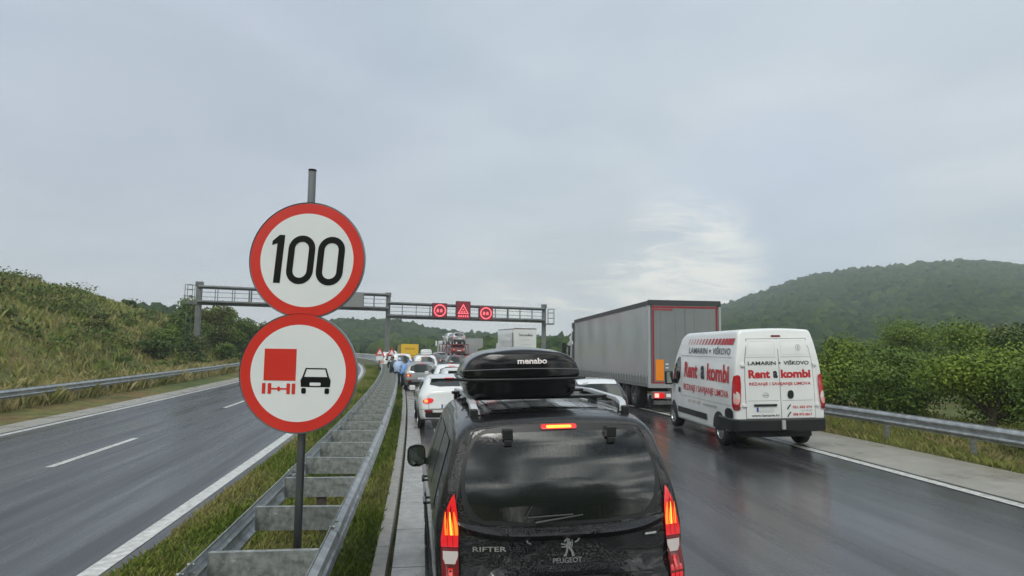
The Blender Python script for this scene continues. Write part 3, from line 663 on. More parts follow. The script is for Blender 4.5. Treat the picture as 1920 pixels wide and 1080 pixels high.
# ---------------------------------------------------------------- vehicles
class Shell:
    """body of revolution-free car: half width w(y,z) between bottom and top profiles, warped at the ends"""
    def __init__(s, L, top, bot, belt, hw, hr, rear, front, rx=.16, rz=.12, crown=.02, rcurve=.08, fcurve=.25, tuck=.05, tilt=None):
        s.L, s.top, s.bot, s.belt, s.hw, s.hr, s.rear, s.front = L, top, bot, belt, hw, hr, rear, front
        s.rx, s.rz, s.crown, s.rcurve, s.fcurve, s.tuck = rx, rz, crown, rcurve, fcurve, tuck
        s.tilt = tilt
    def w(s, y, z):
        zt, zb, be = interp(s.top, y), interp(s.bot, y), interp(s.belt, y); hw = interp(s.hw, y); hr = interp(s.hr, y)
        z = min(max(z, zb), zt)
        if z <= be: t = (be-z)/max(be-zb, .01); b = hw-s.tuck*t*t
        else:
            if s.tilt: b = hw*interp(s.tilt, z)
            else: t = min(1, max(0, (z-be)/max(zt-be, .01))); b = lerp(hw, hr, t**1.25)
        rz = min(s.rz, (zt-zb)*.45); q = (z-(zt-rz))/rz
        if q > 0: b -= s.rx*(1-math.sqrt(max(0, 1-min(q, 1)**2)))
        q = ((zb+.08)-z)/.08
        if q > 0: b -= .05*(1-math.sqrt(max(0, 1-min(q, 1)**2)))
        return b
    def warp(s, x, y, z, hw=None):
        E_ = min(.9, s.L*.5); fr = max(0, 1-y/E_); hw = interp(s.hw, y); ax = min(abs(x)/hw, 1.08)
        yy = y+fr*(interp(s.rear, z)+s.rcurve*ax**2.6)
        ff = max(0, 1-(s.L-y)/min(1.2, s.L*.5)); yy -= ff*(interp(s.front, z)+s.fcurve*ax**2.2)
        return (x, yy, z)
    def body(s, name, m, parent, n=13):
        e_ = min(1, s.L/1.5); st = [(0, .955), (.012*e_, .982), (.04*e_, .995), (.09*e_, 1)]+[(v, 1) for v in np.linspace(.2*e_, s.L-.2*e_, 34 if s.L > 1 else 6)]+[(s.L-.08*e_, .995), (s.L-.02*e_, .98), (s.L, .95)]
        V = []; rings = []
        for y, sc in st:
            zt, zb = interp(s.top, y), interp(s.bot, y); ring = []
            a = np.concatenate([[0, .35, .7], np.linspace(1, 0, 1)]) if 0 else None
            hh = zt-zb; rzz = min(s.rz, hh*.45); lo_ = min(.08, hh*.15)
            zs = [zb, zb+lo_*.35, zb+lo_]+list(np.linspace(zb+lo_*1.6, zt-rzz*1.1, n))+[zt-rzz*k for k in (1, .72, .45, .25, .12, .04, 0)]
            half = [(s.w(y, z), z) for z in zs]; xr = half[-1][0]
            for t in (.8, .55, .3, 0): half.append((xr*t, zt+s.crown*(1-t*t)))
            low = [(half[0][0]*.5, zb), (0, zb)]
            right = low[::-1]+half; full = right+[(-x, z) for x, z in right[-2:0:-1]]
            zc = (zt+zb)/2; ring = [s.warp(x*sc, y, zc+(z-zc)*sc) for x, z in full]; rings.append(ring)
        k = len(rings[0]); F = []
        for r in rings: V += r
        for j in range(len(rings)-1):
            for i in range(k): F.append((j*k+i, j*k+(i+1) % k, (j+1)*k+(i+1) % k, (j+1)*k+i))
        for idx, (y, sc) in ((0, st[0]), (len(rings)-1, st[-1])):        # end caps as shrinking rings
            base = idx*k; zt, zb = interp(s.top, y), interp(s.bot, y); zc = (zt+zb)/2; prev = base
            for f_ in (.85, .7, .5, .3, .1):
                nb = len(V)
                for i in range(k):
                    x, _, z = V[base+i]; V.append(s.warp(x*f_, y, zc+(z-zc)*f_))
                for i in range(k): F.append((prev+i, prev+(i+1) % k, nb+(i+1) % k, nb+i) if idx else (prev+(i+1) % k, prev+i, nb+i, nb+(i+1) % k))
                prev = nb
            F.append(tuple(prev+i for i in range(k)) if idx else tuple(prev+i for i in range(k))[::-1])
        o = mesh(name, V, F, m, parent, True)
        bm = bmesh.new(); bm.from_mesh(o.data); bmesh.ops.recalc_face_normals(bm, faces=bm.faces); bm.to_mesh(o.data); bm.free()
        return o
    def R_(s, off_=.004): return lambda x, z: (lambda p: (p[0], p[1]-off_, p[2]))(s.warp(x, 0, z))
    def S_(s, side, off_=.004):
        def f(y, z):
            return s.warp(side*(s.w(y, z)+off_), y, z)
        return f
    def T_(s, off_=.004):
        def f(x, y):
            zt = interp(s.top, y); xr = max(.1, s.w(y, zt)); return s.warp(x, y, zt+s.crown*(1-min(1, (x/xr)**2))+off_)
        return f
def panel(name, poly, proj, m, parent, rings=5, thick=0, centre=None):
    cx = sum(p[0] for p in poly)/len(poly) if centre is None else centre[0]; cz = sum(p[1] for p in poly)/len(poly) if centre is None else centre[1]
    # subdivide long edges
    Q = []
    L_ = max(max(abs(p[0]-cx), abs(p[1]-cz)) for p in poly)/4
    for i, p in enumerate(poly):
        q = poly[(i+1) % len(poly)]; d = math.hypot(q[0]-p[0], q[1]-p[1]); k = max(1, int(d/max(L_, .01)))
        for j in range(k): Q.append((lerp(p[0], q[0], j/k), lerp(p[1], q[1], j/k)))
    n = len(Q); V = []; F = []
    for r in range(rings):
        f_ = 1-r/rings; V += [proj(cx+(a-cx)*f_, cz+(b-cz)*f_) for a, b in Q]
    V.append(proj(cx, cz))
    for r in range(rings-1): F += [(r*n+i, r*n+(i+1) % n, (r+1)*n+(i+1) % n, (r+1)*n+i) for i in range(n)]
    F += [((rings-1)*n+i, (rings-1)*n+(i+1) % n, len(V)-1) for i in range(n)]
    return mesh(name, V, F, m, parent, True)
def ribbon(name, pts, width, proj, m, parent):
    """thin band along a polyline in surface coordinates"""
    Q = []
    for p, q in zip(pts, pts[1:]):
        k = max(1, int(math.hypot(q[0]-p[0], q[1]-p[1])/.08)); Q += [(lerp(p[0], q[0], j/k), lerp(p[1], q[1], j/k)) for j in range(k)]
    Q.append(pts[-1]); V = []
    for i, p in enumerate(Q):
        a = Q[max(i-1, 0)]; b = Q[min(i+1, len(Q)-1)]; d = (b[0]-a[0], b[1]-a[1]); l = math.hypot(*d) or 1; n = (-d[1]/l*width/2, d[0]/l*width/2)
        V += [proj(p[0]+n[0], p[1]+n[1]), proj(p[0]-n[0], p[1]-n[1])]
    return mesh(name, V, [(2*i, 2*i+1, 2*i+3, 2*i+2) for i in range(len(Q)-1)], m, parent)
def wheel(parent, x, y, r, w, rim=rimm, side=1, name='wheel', spokes=8):
    """wheel centred at x,y; side=+1 outer face to +x"""
    t = MB(); h = w/2
    t.lathe_x([(-h, r*.62), (-h, r*.9), (-h*.8, r*.98), (-h*.4, r), (h*.4, r), (h*.8, r*.98), (h, r*.9), (h, r*.62), (h*.7, r*.60)], (x, y, r), 28)
    ty = t.build(name, rubber, parent, True)
    q = MB(); s_ = side
    q.lathe_x([(s_*h*.9, r*.63), (s_*h*.98, r*.60), (s_*h*.5, r*.56), (s_*h*.35, r*.5)], (x, y, r), 28)
    for k in range(spokes):
        a = 2*math.pi*k/spokes; c, s2 = math.cos(a), math.sin(a); wd = r*.055
        P0 = [(x+s_*h*.85, y+c*q_-s2*e, r+s2*q_+c*e) for q_, e in ((r*.1, -wd*1.3), (r*.58, -wd), (r*.58, wd), (r*.1, wd*1.3))]
        P1 = [(px-s_*.03, py, pz) for px, py, pz in P0]; q.add(P0+P1, [(0, 1, 2, 3), (4, 7, 6, 5), (0, 4, 5, 1), (2, 6, 7, 3)])
    q.lathe_x([(s_*h*.92, .0005), (s_*h*.92, r*.10), (s_*h*.6, r*.15)], (x, y, r), 12); q.build('rim', rim, ty, False)
    d = MB(); d.lathe_x([(s_*h*.1, .001), (s_*h*.1, r*.6)], (x, y, r), 20); d.build('brake', seam, ty); return ty
def arch(sh, side, yc, r, zc, parent, m=seam, off_=.003, name='wheel_arch'):
    pts = [(yc+r*math.cos(t), max(interp(sh.bot, yc)+.0, zc+r*math.sin(t))) for t in np.linspace(0, math.pi, 17)]+[(yc-r, interp(sh.bot, yc-r)+.0), (yc+r, interp(sh.bot, yc+r)+.0)]
    return panel(name, pts, sh.S_(side, off_), m, parent)
def plate(parent, proj, x0, x1, z0, z1, txt=None):
    o = panel('number_plate', rrect(x0, x1, z0, z1, .01, 2), proj(.010), mat('plate_white', (.62, .63, .64), .4), parent)
    panel('country_band', [(x0+.005, z0+.005), (x0+.045, z0+.005), (x0+.045, z1-.005), (x0+.005, z1-.005)], proj(.012), mat('plate_blue', (.03, .06, .3), .4), o)
    if txt: text_obj('lettering', text_fit(txt, x0+.06, x1-.03, (z0+z1)/2, (z1-z0)*.62, .0), proj(.013), txt_black, o)
    return o

# ---- the black people carrier in front
def build_mpv():
    glass = mat('wet_side_glass', (.012, .016, .016), .16, spec=.5, bump=(60, .3, .002)); root = empty('people_carrier'); tag(root, 'wet black people carrier seen from behind, largest car in the picture, with a roof box', 'car')
    sh = Shell(4.40, top=[(0, 1.815), (.3, 1.845), (1.2, 1.86), (2.6, 1.83), (3.55, 1.20), (4.2, 1.02), (4.4, .95)],
               bot=[(0, .34), (.4, .28), (1, .2), (3.4, .2), (4.4, .28)], belt=[(0, 1.12), (3, 1.05), (3.6, .98), (4.4, .8)],
               hw=[(0, .905), (.5, .925), (3.5, .925), (4.1, .90), (4.4, .82)], hr=[(0, .70), (.5, .72), (2.6, .70), (3.5, .86), (4.4, .8)],
               rear=[(.34, .02), (.62, -.03), (.80, -.02), (.83, .03), (1.08, .05), (1.16, .07), (1.30, .088), (1.42, .115), (1.55, .155), (1.68, .205), (1.77, .25), (1.86, .31)],
               front=[(.3, .05), (.8, .0), (1.1, .1)], rx=.13, rz=.13, crown=.03, rcurve=.13, fcurve=.35, tuck=.03)
    sh.body('body', p_black, root)
    Rr = sh.R_; z0 = 0
    # tailgate outline gap
    gate = smooth_poly([(-.80, .80), (.80, .80), (.79, 1.12), (.74, 1.42), (.66, 1.70), (.60, 1.80), (-.60, 1.80), (-.66, 1.70), (-.74, 1.42), (-.79, 1.12)], 2)
    gate_l = gate+[gate[0]]
    ribbon('tailgate_gap', gate_l, .009, Rr(.003), seam, root)
    frame = smooth_poly([(-.52, 1.125), (.52, 1.125), (.70, 1.18), (.735, 1.42), (.70, 1.60), (.60, 1.765), (.35, 1.795), (-.35, 1.795), (-.60, 1.765), (-.70, 1.60), (-.735, 1.42), (-.70, 1.18)], 1)
    panel('window_frame', frame, Rr(.006), trim, root)
    win = smooth_poly([(-.55, 1.15), (.55, 1.15), (.665, 1.24), (.708, 1.42), (.67, 1.60), (.60, 1.725), (.50, 1.748), (-.50, 1.748), (-.60, 1.725), (-.67, 1.60), (-.708, 1.42), (-.665, 1.24)], 1)
    w_ = panel('rear_window', win, Rr(.012), glass_rain, root, rings=8)
    for s_ in (-1, 1):     # hinge covers on the glass
        b = MB(); 
        for (xa, xb, za, zb_, t) in ((s_*.385-.038, s_*.385+.038, 1.70, 1.775, .03), (s_*.385-.028, s_*.385+.028, 1.66, 1.70, .025)):
            p0 = Rr(.012)(xa, za); p1 = Rr(.012)(xb, zb_); b.box(min(xa, xb), max(xa, xb), min(p0[1], p1[1])-t, max(p0[1], p1[1])-.005, za, zb_)
        b.build('hinge', trim, w_, bevel=.006)
    # third brake light
    panel('brake_light', rrect(-.135, .135, 1.765, 1.80, .015, 3), Rr(.016), lamp_red_lit, root); panel('brake_glow', rrect(-.095, .095, 1.773, 1.792, .009, 3), Rr(.020), lamp_hot, root)
    # wiper
    b = MB(); f = Rr(.035); b.path([f(-.22, 1.15), f(-.1, 1.165), f(.12, 1.19)], [.012, .009, .006], 6); b.build('wiper', trim, root)
    b = MB(); b.tube(f(-.30, 1.16), f(-.24, 1.26), .008, 6); b.path([f(-.30, 1.185), f(.05, 1.195)], .007, 6); b.build('wiper_blade', trim, root)
    # pressed sill band under the window, catching the sky
    b = MB(); V = []; F = []
    xs = np.linspace(-.78, .78, 40)
    for x in xs:
        e = (abs(x)/.78)**4; zt_ = 1.115+.05*e; zb_ = 1.045+.09*e
        p = Rr(.012)(x, zt_); q = Rr(.070*(1-e)+.006)(x, lerp(zt_, zb_, .55)); r_ = Rr(.004)(x, zb_-.02)
        V += [p, q, r_]
    for i in range(len(xs)-1): F += [(3*i, 3*i+3, 3*i+4, 3*i+1), (3*i+1, 3*i+4, 3*i+5, 3*i+2)]
    mesh('sill_band', V, F, p_black, root, False)
    V = []; F = []; xs = np.linspace(-.62, .62, 30)
    for x in xs:
        e = (abs(x)/.62)**3; V += [Rr(.006)(x, .865), Rr(.055*(1-e)+.006)(x, .835), Rr(.004)(x, .80)]
    for i in range(len(xs)-1): F += [(3*i, 3*i+3, 3*i+4, 3*i+1), (3*i+1, 3*i+4, 3*i+5, 3*i+2)]
    mesh('plate_hood', V, F, p_black, root, False)
    panel('plate_recess', rrect(-.30, .30, .62, .80, .03, 3), Rr(.01), trim, root); plate(root, lambda o_: Rr(o_+.01), -.26, .26, .66, .77)
    panel('bumper', rrect(-.86, .86, .36, .58, .05, 4), Rr(.02), trim, root, rings=8)
    # tail lamps: wrap round the corner
    for s_ in (-1, 1):
        f = lambda x, z, o_=0: (lambda t: (s_*(sh.w(.0, z)*(.965)+.004) if False else 0))(0)
        def lp(o_):
            def g(a, z):        # a: 0 outer .. 1 inner
                wz = sh.w(.02, z); x = lerp(wz-.035, .752, (a+.5)/1.5); p = sh.warp(s_*x, 0, z)
                return (s_*x, p[1]-o_, z)
            return g
        red = [(.5, 1.345), (.15, 1.32), (-.35, 1.22), (-.5, 1.05), (-.5, .995), (1, .995), (1.02, 1.10), (.95, 1.2), (.75, 1.29)]
        L1 = panel('tail_lamp', red, lp(.018), lamp_red_lit, root, rings=4, centre=(.4, 1.12))
        gap = [(-.5, .99), (-.5, .60), (1, .60), (1, .99)]
        panel('lamp_housing', gap, lp(.012), lamp_off, L1, rings=4)
        panel('reversing_lamp', [(-.35, .97), (-.35, .885), (.97, .885), (.97, .97)], lp(.022), lamp_clear, L1, rings=3)
        for za, zb_ in ((.86, .77), (.755, .68)):
            for a0, a1 in ((-.35, .02), (.08, .48), (.56, .95)): panel('reflector_block', [(a0, za), (a0, zb_), (a1, zb_), (a1, za)], lp(.022), lamp_red_lit if za < .8 else lamp_red, L1, rings=2)
        # three glowing claws
        for a, top_, hot in ((-.12, 1.18, 1), (.32, 1.24, 1), (.74, 1.23, 0)):
            pts = [(a+.30, 1.02), (a+.26, 1.10), (a+.08, 1.17), (a-.10, top_)] if False else [(a+.12, 1.075), (a+.10, 1.12), (a-.02, 1.175), (a-.16, 1.225)]
            V = []; n_ = len(pts); 
            for i, (aa, z) in enumerate(pts): wd = (.14, .15, .13, .04)[i]; V += [lp(.024)(aa-wd, z), lp(.024)(aa+wd, z)]
            mesh('lit_claw', V, [(2*i, 2*i+1, 2*i+3, 2*i+2) for i in range(n_-1)], lamp_hot if a > .1 and a < .6 else lamp_glow, L1)
        for a in (.05, .52): ribbon('claw_divider', [(a+.02, 1.0), (a, 1.10), (a-.14, 1.19), (a-.36, 1.26)], .035, lambda q, z, g=lp(.027): g(q, z), sign_black, L1)
    # badges
    pr = Rr(.020); bp = Rr(.022)
    text_obj('badge_lettering', text_fit('RIFTER', -.655, -.425, .985, .032, .012), pr, chrome, root)
    text_obj('badge_lettering', text_fit('PEUGEOT', -.105, .10, .895, .034, .010), pr, chrome, root)
    ribbon('badge_strip', [(.58, 1.03), (.67, 1.032)], .014, pr, chrome, root)
    # rampant lion emblem, strokes
    S_ = .0105
    for pts, wd in (([(-.030, .962), (-.018, .975), (-.012, .945), (-.01, 1.00)], 0),):
        pass
    lion = [([(-.028, .925), (-.010, .930)], .016), ([(-.014, .930), (-.004, .958), (.0, .985)], .014), ([(.030, .925), (.046, .930)], .016), ([(.040, .930), (.028, .960), (.008, .985)], .016),
            ([(-.045, 1.005), (-.022, 1.000), (.005, .99)], .011), ([(-.044, .985), (-.02, .983), (.003, .982)], .009), ([(.002, .975), (.010, 1.0), (.016, 1.018)], .032),
            ([(-.022, 1.02), (-.004, 1.032), (.018, 1.028)], .014), ([(.028, .975), (.036, 1.005), (.034, 1.024)], .007), ([(.03, 1.024), (.038, 1.026)], .008)]
    V = []; F = []
    for pts, wd in lion:
        o = ribbon('x', pts, wd, bp, chrome, None); b0 = len(V); V += [tuple(v.co) for v in o.data.vertices]; F += [tuple(b0+i for i in p.vertices) for p in o.data.polygons]; bpy.data.objects.remove(o)
    mesh('lion_emblem', V, F, chrome, root)
    ribbon('badge_arc', [(-.285, 1.035), (-.275, 1.020), (-.255, 1.012)], .012, pr, chrome, root)
    ribbon('badge_arc', [(.055, 1.012), (.075, 1.020), (.088, 1.038)], .012, pr, chrome, root)
    # side glass, doors, handles
    for s_ in (-1, 1):
        S = sh.S_(s_, .005)
        panel('side_window', rrect(.42, 1.25, 1.14, 1.66, .08), S, glass, root); panel('side_window', rrect(1.33, 2.28, 1.12, 1.66, .06), S, glass, root)
        panel('side_window', smooth_poly([(2.36, 1.10), (3.30, 1.08), (2.70, 1.66), (2.36, 1.66)], 1), S, glass, root)
        for y_ in (1.29, 2.32): ribbon('door_gap', [(y_, .35), (y_, 1.70)], .008, sh.S_(s_, .006), seam, root)
        ribbon('side_rubbing_strip', [(.85, .52), (3.2, .52)], .12, sh.S_(s_, .012), trim, root)
        for y_ in (1.55, 2.55):
            p = sh.S_(s_, .0)(y_, 1.0); b = MB(); b.tube((p[0]+s_*.035, p[1]-.11, 1.0), (p[0]+s_*.035, p[1]+.11, 1.0), .016, 8); b.tube((p[0], p[1]-.1, 1.0), (p[0]+s_*.035, p[1]-.1, 1.0), .012, 6); b.tube((p[0], p[1]+.1, 1.0), (p[0]+s_*.035, p[1]+.1, 1.0), .012, 6); b.build('door_handle', p_black, root)
        for yc in (.85, 3.6): arch(sh, s_, yc, .39, .33, root); wheel(root, s_*.82, yc, .325, .22, side=s_)
        # door mirror
        p = sh.S_(s_, 0)(3.05, 1.12)
        mo = Shell(.17, top=[(0, .24), (.17, .20)], bot=[(0, .0), (.17, .03)], belt=[(0, .1)], hw=[(0, .105), (.17, .09)], hr=[(0, .09)], rear=[(0, 0)], front=[(0, 0)], rx=.05, rz=.05, crown=.005, rcurve=.0, fcurve=.05, tuck=.02)
        m_ = mo.body('mirror', trim, root, n=5); m_.location = (p[0]+s_*.115, p[1]-.04, 1.04); m_.rotation_euler = (0, 0, R(-6*s_))
        panel('mirror_glass', rrect(-.085, .085, .02, .215, .04), lambda x, z: (x, -.004, z), mat('mirror_glass', (.5, .55, .52), .05, metal=1), m_)
        b = MB(); b.box(min(p[0]-s_*.03, p[0]+s_*.06), max(p[0]-s_*.03, p[0]+s_*.06), p[1]-.01, p[1]+.06, 1.06, 1.13); b.build('mirror_arm', trim, root)
        # roof rails
        T = sh.T_; pts = []
        x = s_*.60
        prof = [(.30, .015), (.40, .055), (.55, .075), (1.6, .085), (2.6, .07), (2.75, .01)]
        for y_, dz in prof: q = T(0)(x, y_); pts.append((q[0]*(.98 if y_ < .4 else 1), q[1], q[2]+dz+.01))
        b = MB(); V_ = []; 
        for i, (a_, b_, c_) in enumerate(pts):
            ww = .031; V_ += [(a_-ww, b_, c_-.014), (a_+ww, b_, c_-.014), (a_+ww*.8, b_, c_+.016), (a_-ww*.8, b_, c_+.016)]
        k = len(pts); b.add(V_, [(4*i+j, 4*i+(j+1) % 4, 4*i+4+(j+1) % 4, 4*i+4+j) for i in range(k-1) for j in range(4)]+[(0, 1, 2, 3), (4*k-4, 4*k-1, 4*k-2, 4*k-3)])
        rl = b.build('roof_rail', mat('satin_rail', (.55, .57, .60), .35, metal=.25), root, bevel=.004)
        for y_ in (.36, 1.5, 2.6):
            q = T(0)(x, y_); b = MB(); b.box(q[0]-.03, q[0]+.03, q[1]-.07, q[1]+.07, q[2]-.02, q[2]+.05); b.build('rail_foot', trim, rl, bevel=.01)
    # glass roof with wet ribs
    panel('glass_roof', rrect(-.44, .44, .55, 2.35, .08), lambda x, y_: sh.T_(.006)(x, y_), mat('roof_glass', (.006, .007, .008), .07, coat=1, bump=(16, .35, .006)), root, rings=8)
    for x in (-.52, -.30, -.1, .1, .30, .52): ribbon('roof_rib', [(x, .42), (x*1.02, 2.3)], .012, lambda a, b_: sh.T_(.014)(a, b_), trim, root)
    for y_ in (.62, .95, 1.4): ribbon('roof_rib', [(-.5, y_), (.5, y_)], .010, lambda a, b_: sh.T_(.012)(a, b_), trim, root)
    # windscreen, headlamps
    panel('windscreen', smooth_poly([(-.62, 2.66), (.62, 2.66), (.78, 3.42), (-.78, 3.42)], 1), sh.T_(.008), glass, root)
    for s_ in (-1, 1): panel('headlamp', rrect(3.95, 4.2, .70, .84, .04), sh.S_(s_, .006), lamp_clear, root)
    # crossbars
    for y_ in (.98, 1.78):
        q = sh.T_(0)(0, y_); b = MB(); b.box(-.70, .62, y_-.035+.0, y_+.035, 1.925, 1.95); 
        for s_ in (-1, 1): b.box(s_*.60-.045, s_*.60+.045, y_-.05, y_+.05, 1.90, 1.952)
        b.build('crossbar', trim, root, bevel=.006)
    return root, sh
mpv, mpv_sh = build_mpv(); MPVX, MPVY, MPVYAW = 1.02, 4.66, 1.2
place(mpv, MPVX, MPVY, MPVYAW)

# ---- roof box (a thing of its own on the bars)
def build_roofbox():
    root = empty('roof_box'); tag(root, 'glossy black roof box with pale maker lettering on its lid, strapped above the people carrier', 'roof box')
    lid = Shell(1.75, top=[(0, .375), (.35, .395), (1.0, .38), (1.5, .30), (1.75, .17)], bot=[(0, .165), (1.75, .13)], belt=[(0, .17), (1.75, .15)],
                hw=[(0, .50), (.3, .51), (1.2, .49), (1.75, .34)], hr=[(0, .40), (1.2, .38), (1.75, .24)], rear=[(.13, .0), (.165, .0), (.30, .015), (.37, .045), (.405, .10)],
                front=[(.1, .0), (.4, .3)], rx=.15, rz=.13, crown=.022, rcurve=.12, fcurve=.35, tuck=.0)
    lid.body('lid', box_m, root, n=7)
    base = Shell(1.70, top=[(0, .155)], bot=[(0, .0), (1.3, 0), (1.7, .06)], belt=[(0, .12)], hw=[(0, .455), (.3, .465), (1.2, .45), (1.7, .32)], hr=[(0, .44), (1.7, .32)],
                 rear=[(0, .06), (.15, .03)], front=[(0, .1), (.15, 0)], rx=.02, rz=.02, crown=0, rcurve=.10, fcurve=.3, tuck=.03)
    base.body('base', box_m, root, n=4)
    # rim lip round the joint
    lip = MB(); n = 60; V_ = []
    for sgn in (-1, 1): pass
    pts = []
    for x in np.linspace(-.50, .50, 21): q = lid.warp(x, 0, .16); pts.append((q[0]*1.02, q[1]-.018, .160))
    right = [(lid.S_(1, .014)(y_, .17)[0], lid.S_(1, .014)(y_, .17)[1], .160) for y_ in np.linspace(.08, 1.6, 12)]
    left = [(-a, b_, c_) for a, b_, c_ in right][::-1]
    lip.path(left+pts+right, .011, 6); lip.build('lip', trim, root, True)
    for z, s_ in ((.232, .96),):
        q = [(x*.94, z+.012*(1-(x/.5)**2)) for x in np.linspace(-.5, .5, 19)]; ribbon('lid_crease', q, .007, lid.R_(.004), mat('soft_grey', (.12, .12, .13), .3), root)
    text_obj('lid_lettering', text_fit('menabo', -.055, .185, .305, .043, .03), lid.R_(.008), mat('lettering_pale', (.72, .66, .64), .3), root)
    return root, lid
rb, lid = build_roofbox()
def on_car(o, car, x, y, z, yaw=0): o.matrix_world = car.matrix_world @ Matrix.Translation((x, y, z)) @ Matrix.Rotation(R(yaw), 4, 'Z')
on_car(rb, mpv, -.185, .62, 1.95, 0)

# ---- delivery van with lettering
def build_van():
    root = empty('delivery_van'); tag(root, 'tall white rental van with red and black lettering, pulled over on the right edge line', 'van')
    H = 2.63
    sh = Shell(5.45, top=[(0, H), (.25, H+.015), (3.55, H-.01), (3.85, H-.08), (4.65, 1.42), (4.85, 1.25), (5.3, 1.05), (5.45, .95)],
               bot=[(0, .48), (.4, .42), (.8, .30), (4.6, .28), (5.45, .32)], belt=[(0, 1.05), (4.4, 1.05), (5, .95), (5.45, .8)],
               hw=[(0, 1.015), (.3, 1.025), (4.0, 1.025), (4.9, .98), (5.45, .80)], hr=[(0, .80), (4.2, .80), (4.7, .90), (5.45, .8)],
               rear=[(.45, .0), (1.0, .0), (1.9, .03), (2.3, .07), (2.56, .15)], front=[(.3, .05), (.8, .0), (1.1, .1), (1.6, .0)],
               rx=.08, rz=.09, crown=.03, rcurve=.035, fcurve=.35, tuck=.02, tilt=None)
    # walls stay near vertical to 1.9 m then lean in
    sh.tilt = [(1.05, 1.0), (1.75, .965), (2.05, .92), (2.63, .82)]
    sh.body('body', p_van, root)
    Rr = sh.R_
    # rear doors
    for nm, xs in (('rear_door', (-.775, -.008)), ('rear_door', (.008, .775))):
        s_ = -1 if xs[0] < -.1 else 1; a = abs(xs[0]) if s_ < 0 else abs(xs[1])
        out = [(s_*.008, .70), (s_*a, .70), (s_*a, 1.5), (s_*(a-.02), 1.95), (s_*(a-.10), 2.43), (s_*.008, 2.43)]
        g_ = [(s_*.002, .690), (s_*(a+.012), .690), (s_*(a+.012), 1.5), (s_*(a-.008), 1.95), (s_*(a-.085), 2.442), (s_*.002, 2.442)]
        panel('door_gap', g_, Rr(.003), mat('gap_grey', (.16, .165, .17), .5), root, rings=6)
        d = panel(nm, out, Rr(.009), p_van, root, rings=8)
        for z in (2.03, 1.08): ribbon('pressed_line', [(s_*.04, z), (s_*(a-.04), z)], .012, Rr(.011), seam_soft, d)
        p_ = [(s_*.07, 2.08), (s_*(a-.06), 2.08), (s_*(a-.13), 2.38), (s_*.07, 2.38), (s_*.07, 2.08)]; ribbon('pressed_panel', p_, .008, Rr(.011), mat('press2', (.55, .56, .57), .4), d)
        for z in (1.86, .98):
            q = Rr(.01)(s_*a, z); b = MB(); b.box(q[0]-.05*(s_ > 0)-.0, q[0]+.05*(s_ < 0)+.0, q[1]-.03, q[1], z-.035, z+.035) if 0 else b.box(min(q[0], q[0]+s_*.09), max(q[0], q[0]+s_*.09), q[1]-.025, q[1]+.02, z-.03, z+.03); b.build('hinge', p_van, d, bevel=.006)
    panel('brake_light', rrect(-.11, .11, 2.475, 2.515, .015, 3), Rr(.012), lamp_off, root)
    panel('door_handle', smooth_poly([(.15, 1.12), (.29, 1.12), (.30, 1.30), (.16, 1.30)], 2), Rr(.022), trim, root)
    ribbon('plate_light_bar', [(-.62, .985), (-.10, .985)], .05, Rr(.035), trim, root)
    plate(root, lambda o_: Rr(o_+.006), -.56, -.17, .84, .945)
    # emblem: ring with a flash
    q = [(-.335+.055*math.cos(t), 1.20+.055*math.sin(t)) for t in np.linspace(0, 2*math.pi, 21)]; e = ribbon('round_emblem', q, .010, Rr(.016), mat('satin_chrome', (.45, .47, .48), .4, metal=.7), root)
    ribbon('emblem_flash', [(-.41, 1.195), (-.33, 1.195), (-.345, 1.205), (-.26, 1.205)], .012, Rr(.017), mat('satin_chrome', 0), e)
    # round sticker
    q = [(.47+.055*math.cos(t), 2.235+.065*math.sin(t)) for t in np.linspace(0, 2*math.pi, 21)]; e = ribbon('round_sticker', q, .009, Rr(.014), txt_grey, root)
    text_obj('lettering', text_fit('5', .45, .49, 2.235, .07, .01), Rr(.014), txt_grey, e)
    pr = Rr(.016)
    text_obj('rear_lettering', text_fit('LAMARIN', -.70, -.07, 1.90, .078, .022), pr, txt_black, root); panel('lettering_dot', [(.022+.02*math.cos(t), 1.90+.02*math.sin(t)) for t in np.linspace(0, 6.283, 13)[:-1]], pr, txt_black, root, rings=2)
    text_obj('rear_lettering', text_fit('VIŠKOVO', .11, .69, 1.90, .078, .022), pr, txt_black, root)
    text_obj('rear_lettering', text_fit('Rent', -.70, -.215, 1.665, .165, .045), pr, txt_red, root); text_obj('rear_lettering', text_fit('a', -.145, -.04, 1.685, .20, .045), pr, txt_black, root); text_obj('rear_lettering', text_fit('kombi', .03, .715, 1.665, .165, .045), pr, txt_red, root)
    text_obj('rear_lettering', text_fit('REZANJE I SAVIJANJE LIMOVA', -.69, .71, 1.45, .062, .018), pr, txt_red, root)
    text_obj('rear_lettering', text_fit('www.lamarin.hr', -.67, -.04, .765, .05, .018), pr, txt_black, root)
    for z, n_ in ((.935, '051 503 074'), (.775, '098 973 0817')):
        text_obj('rear_lettering', text_fit(n_, .26, .70, z, .052, .02), pr, txt_red, root)
        ribbon('phone_symbol', [(.14, z-.05), (.15, z-.02), (.19, z+.03), (.215, z+.055)], .026, pr, txt_black, root)
    text_obj('rear_lettering', text_fit('061 / 5061-000', .46, .70, .86, .026, .01), pr, txt_grey, root)
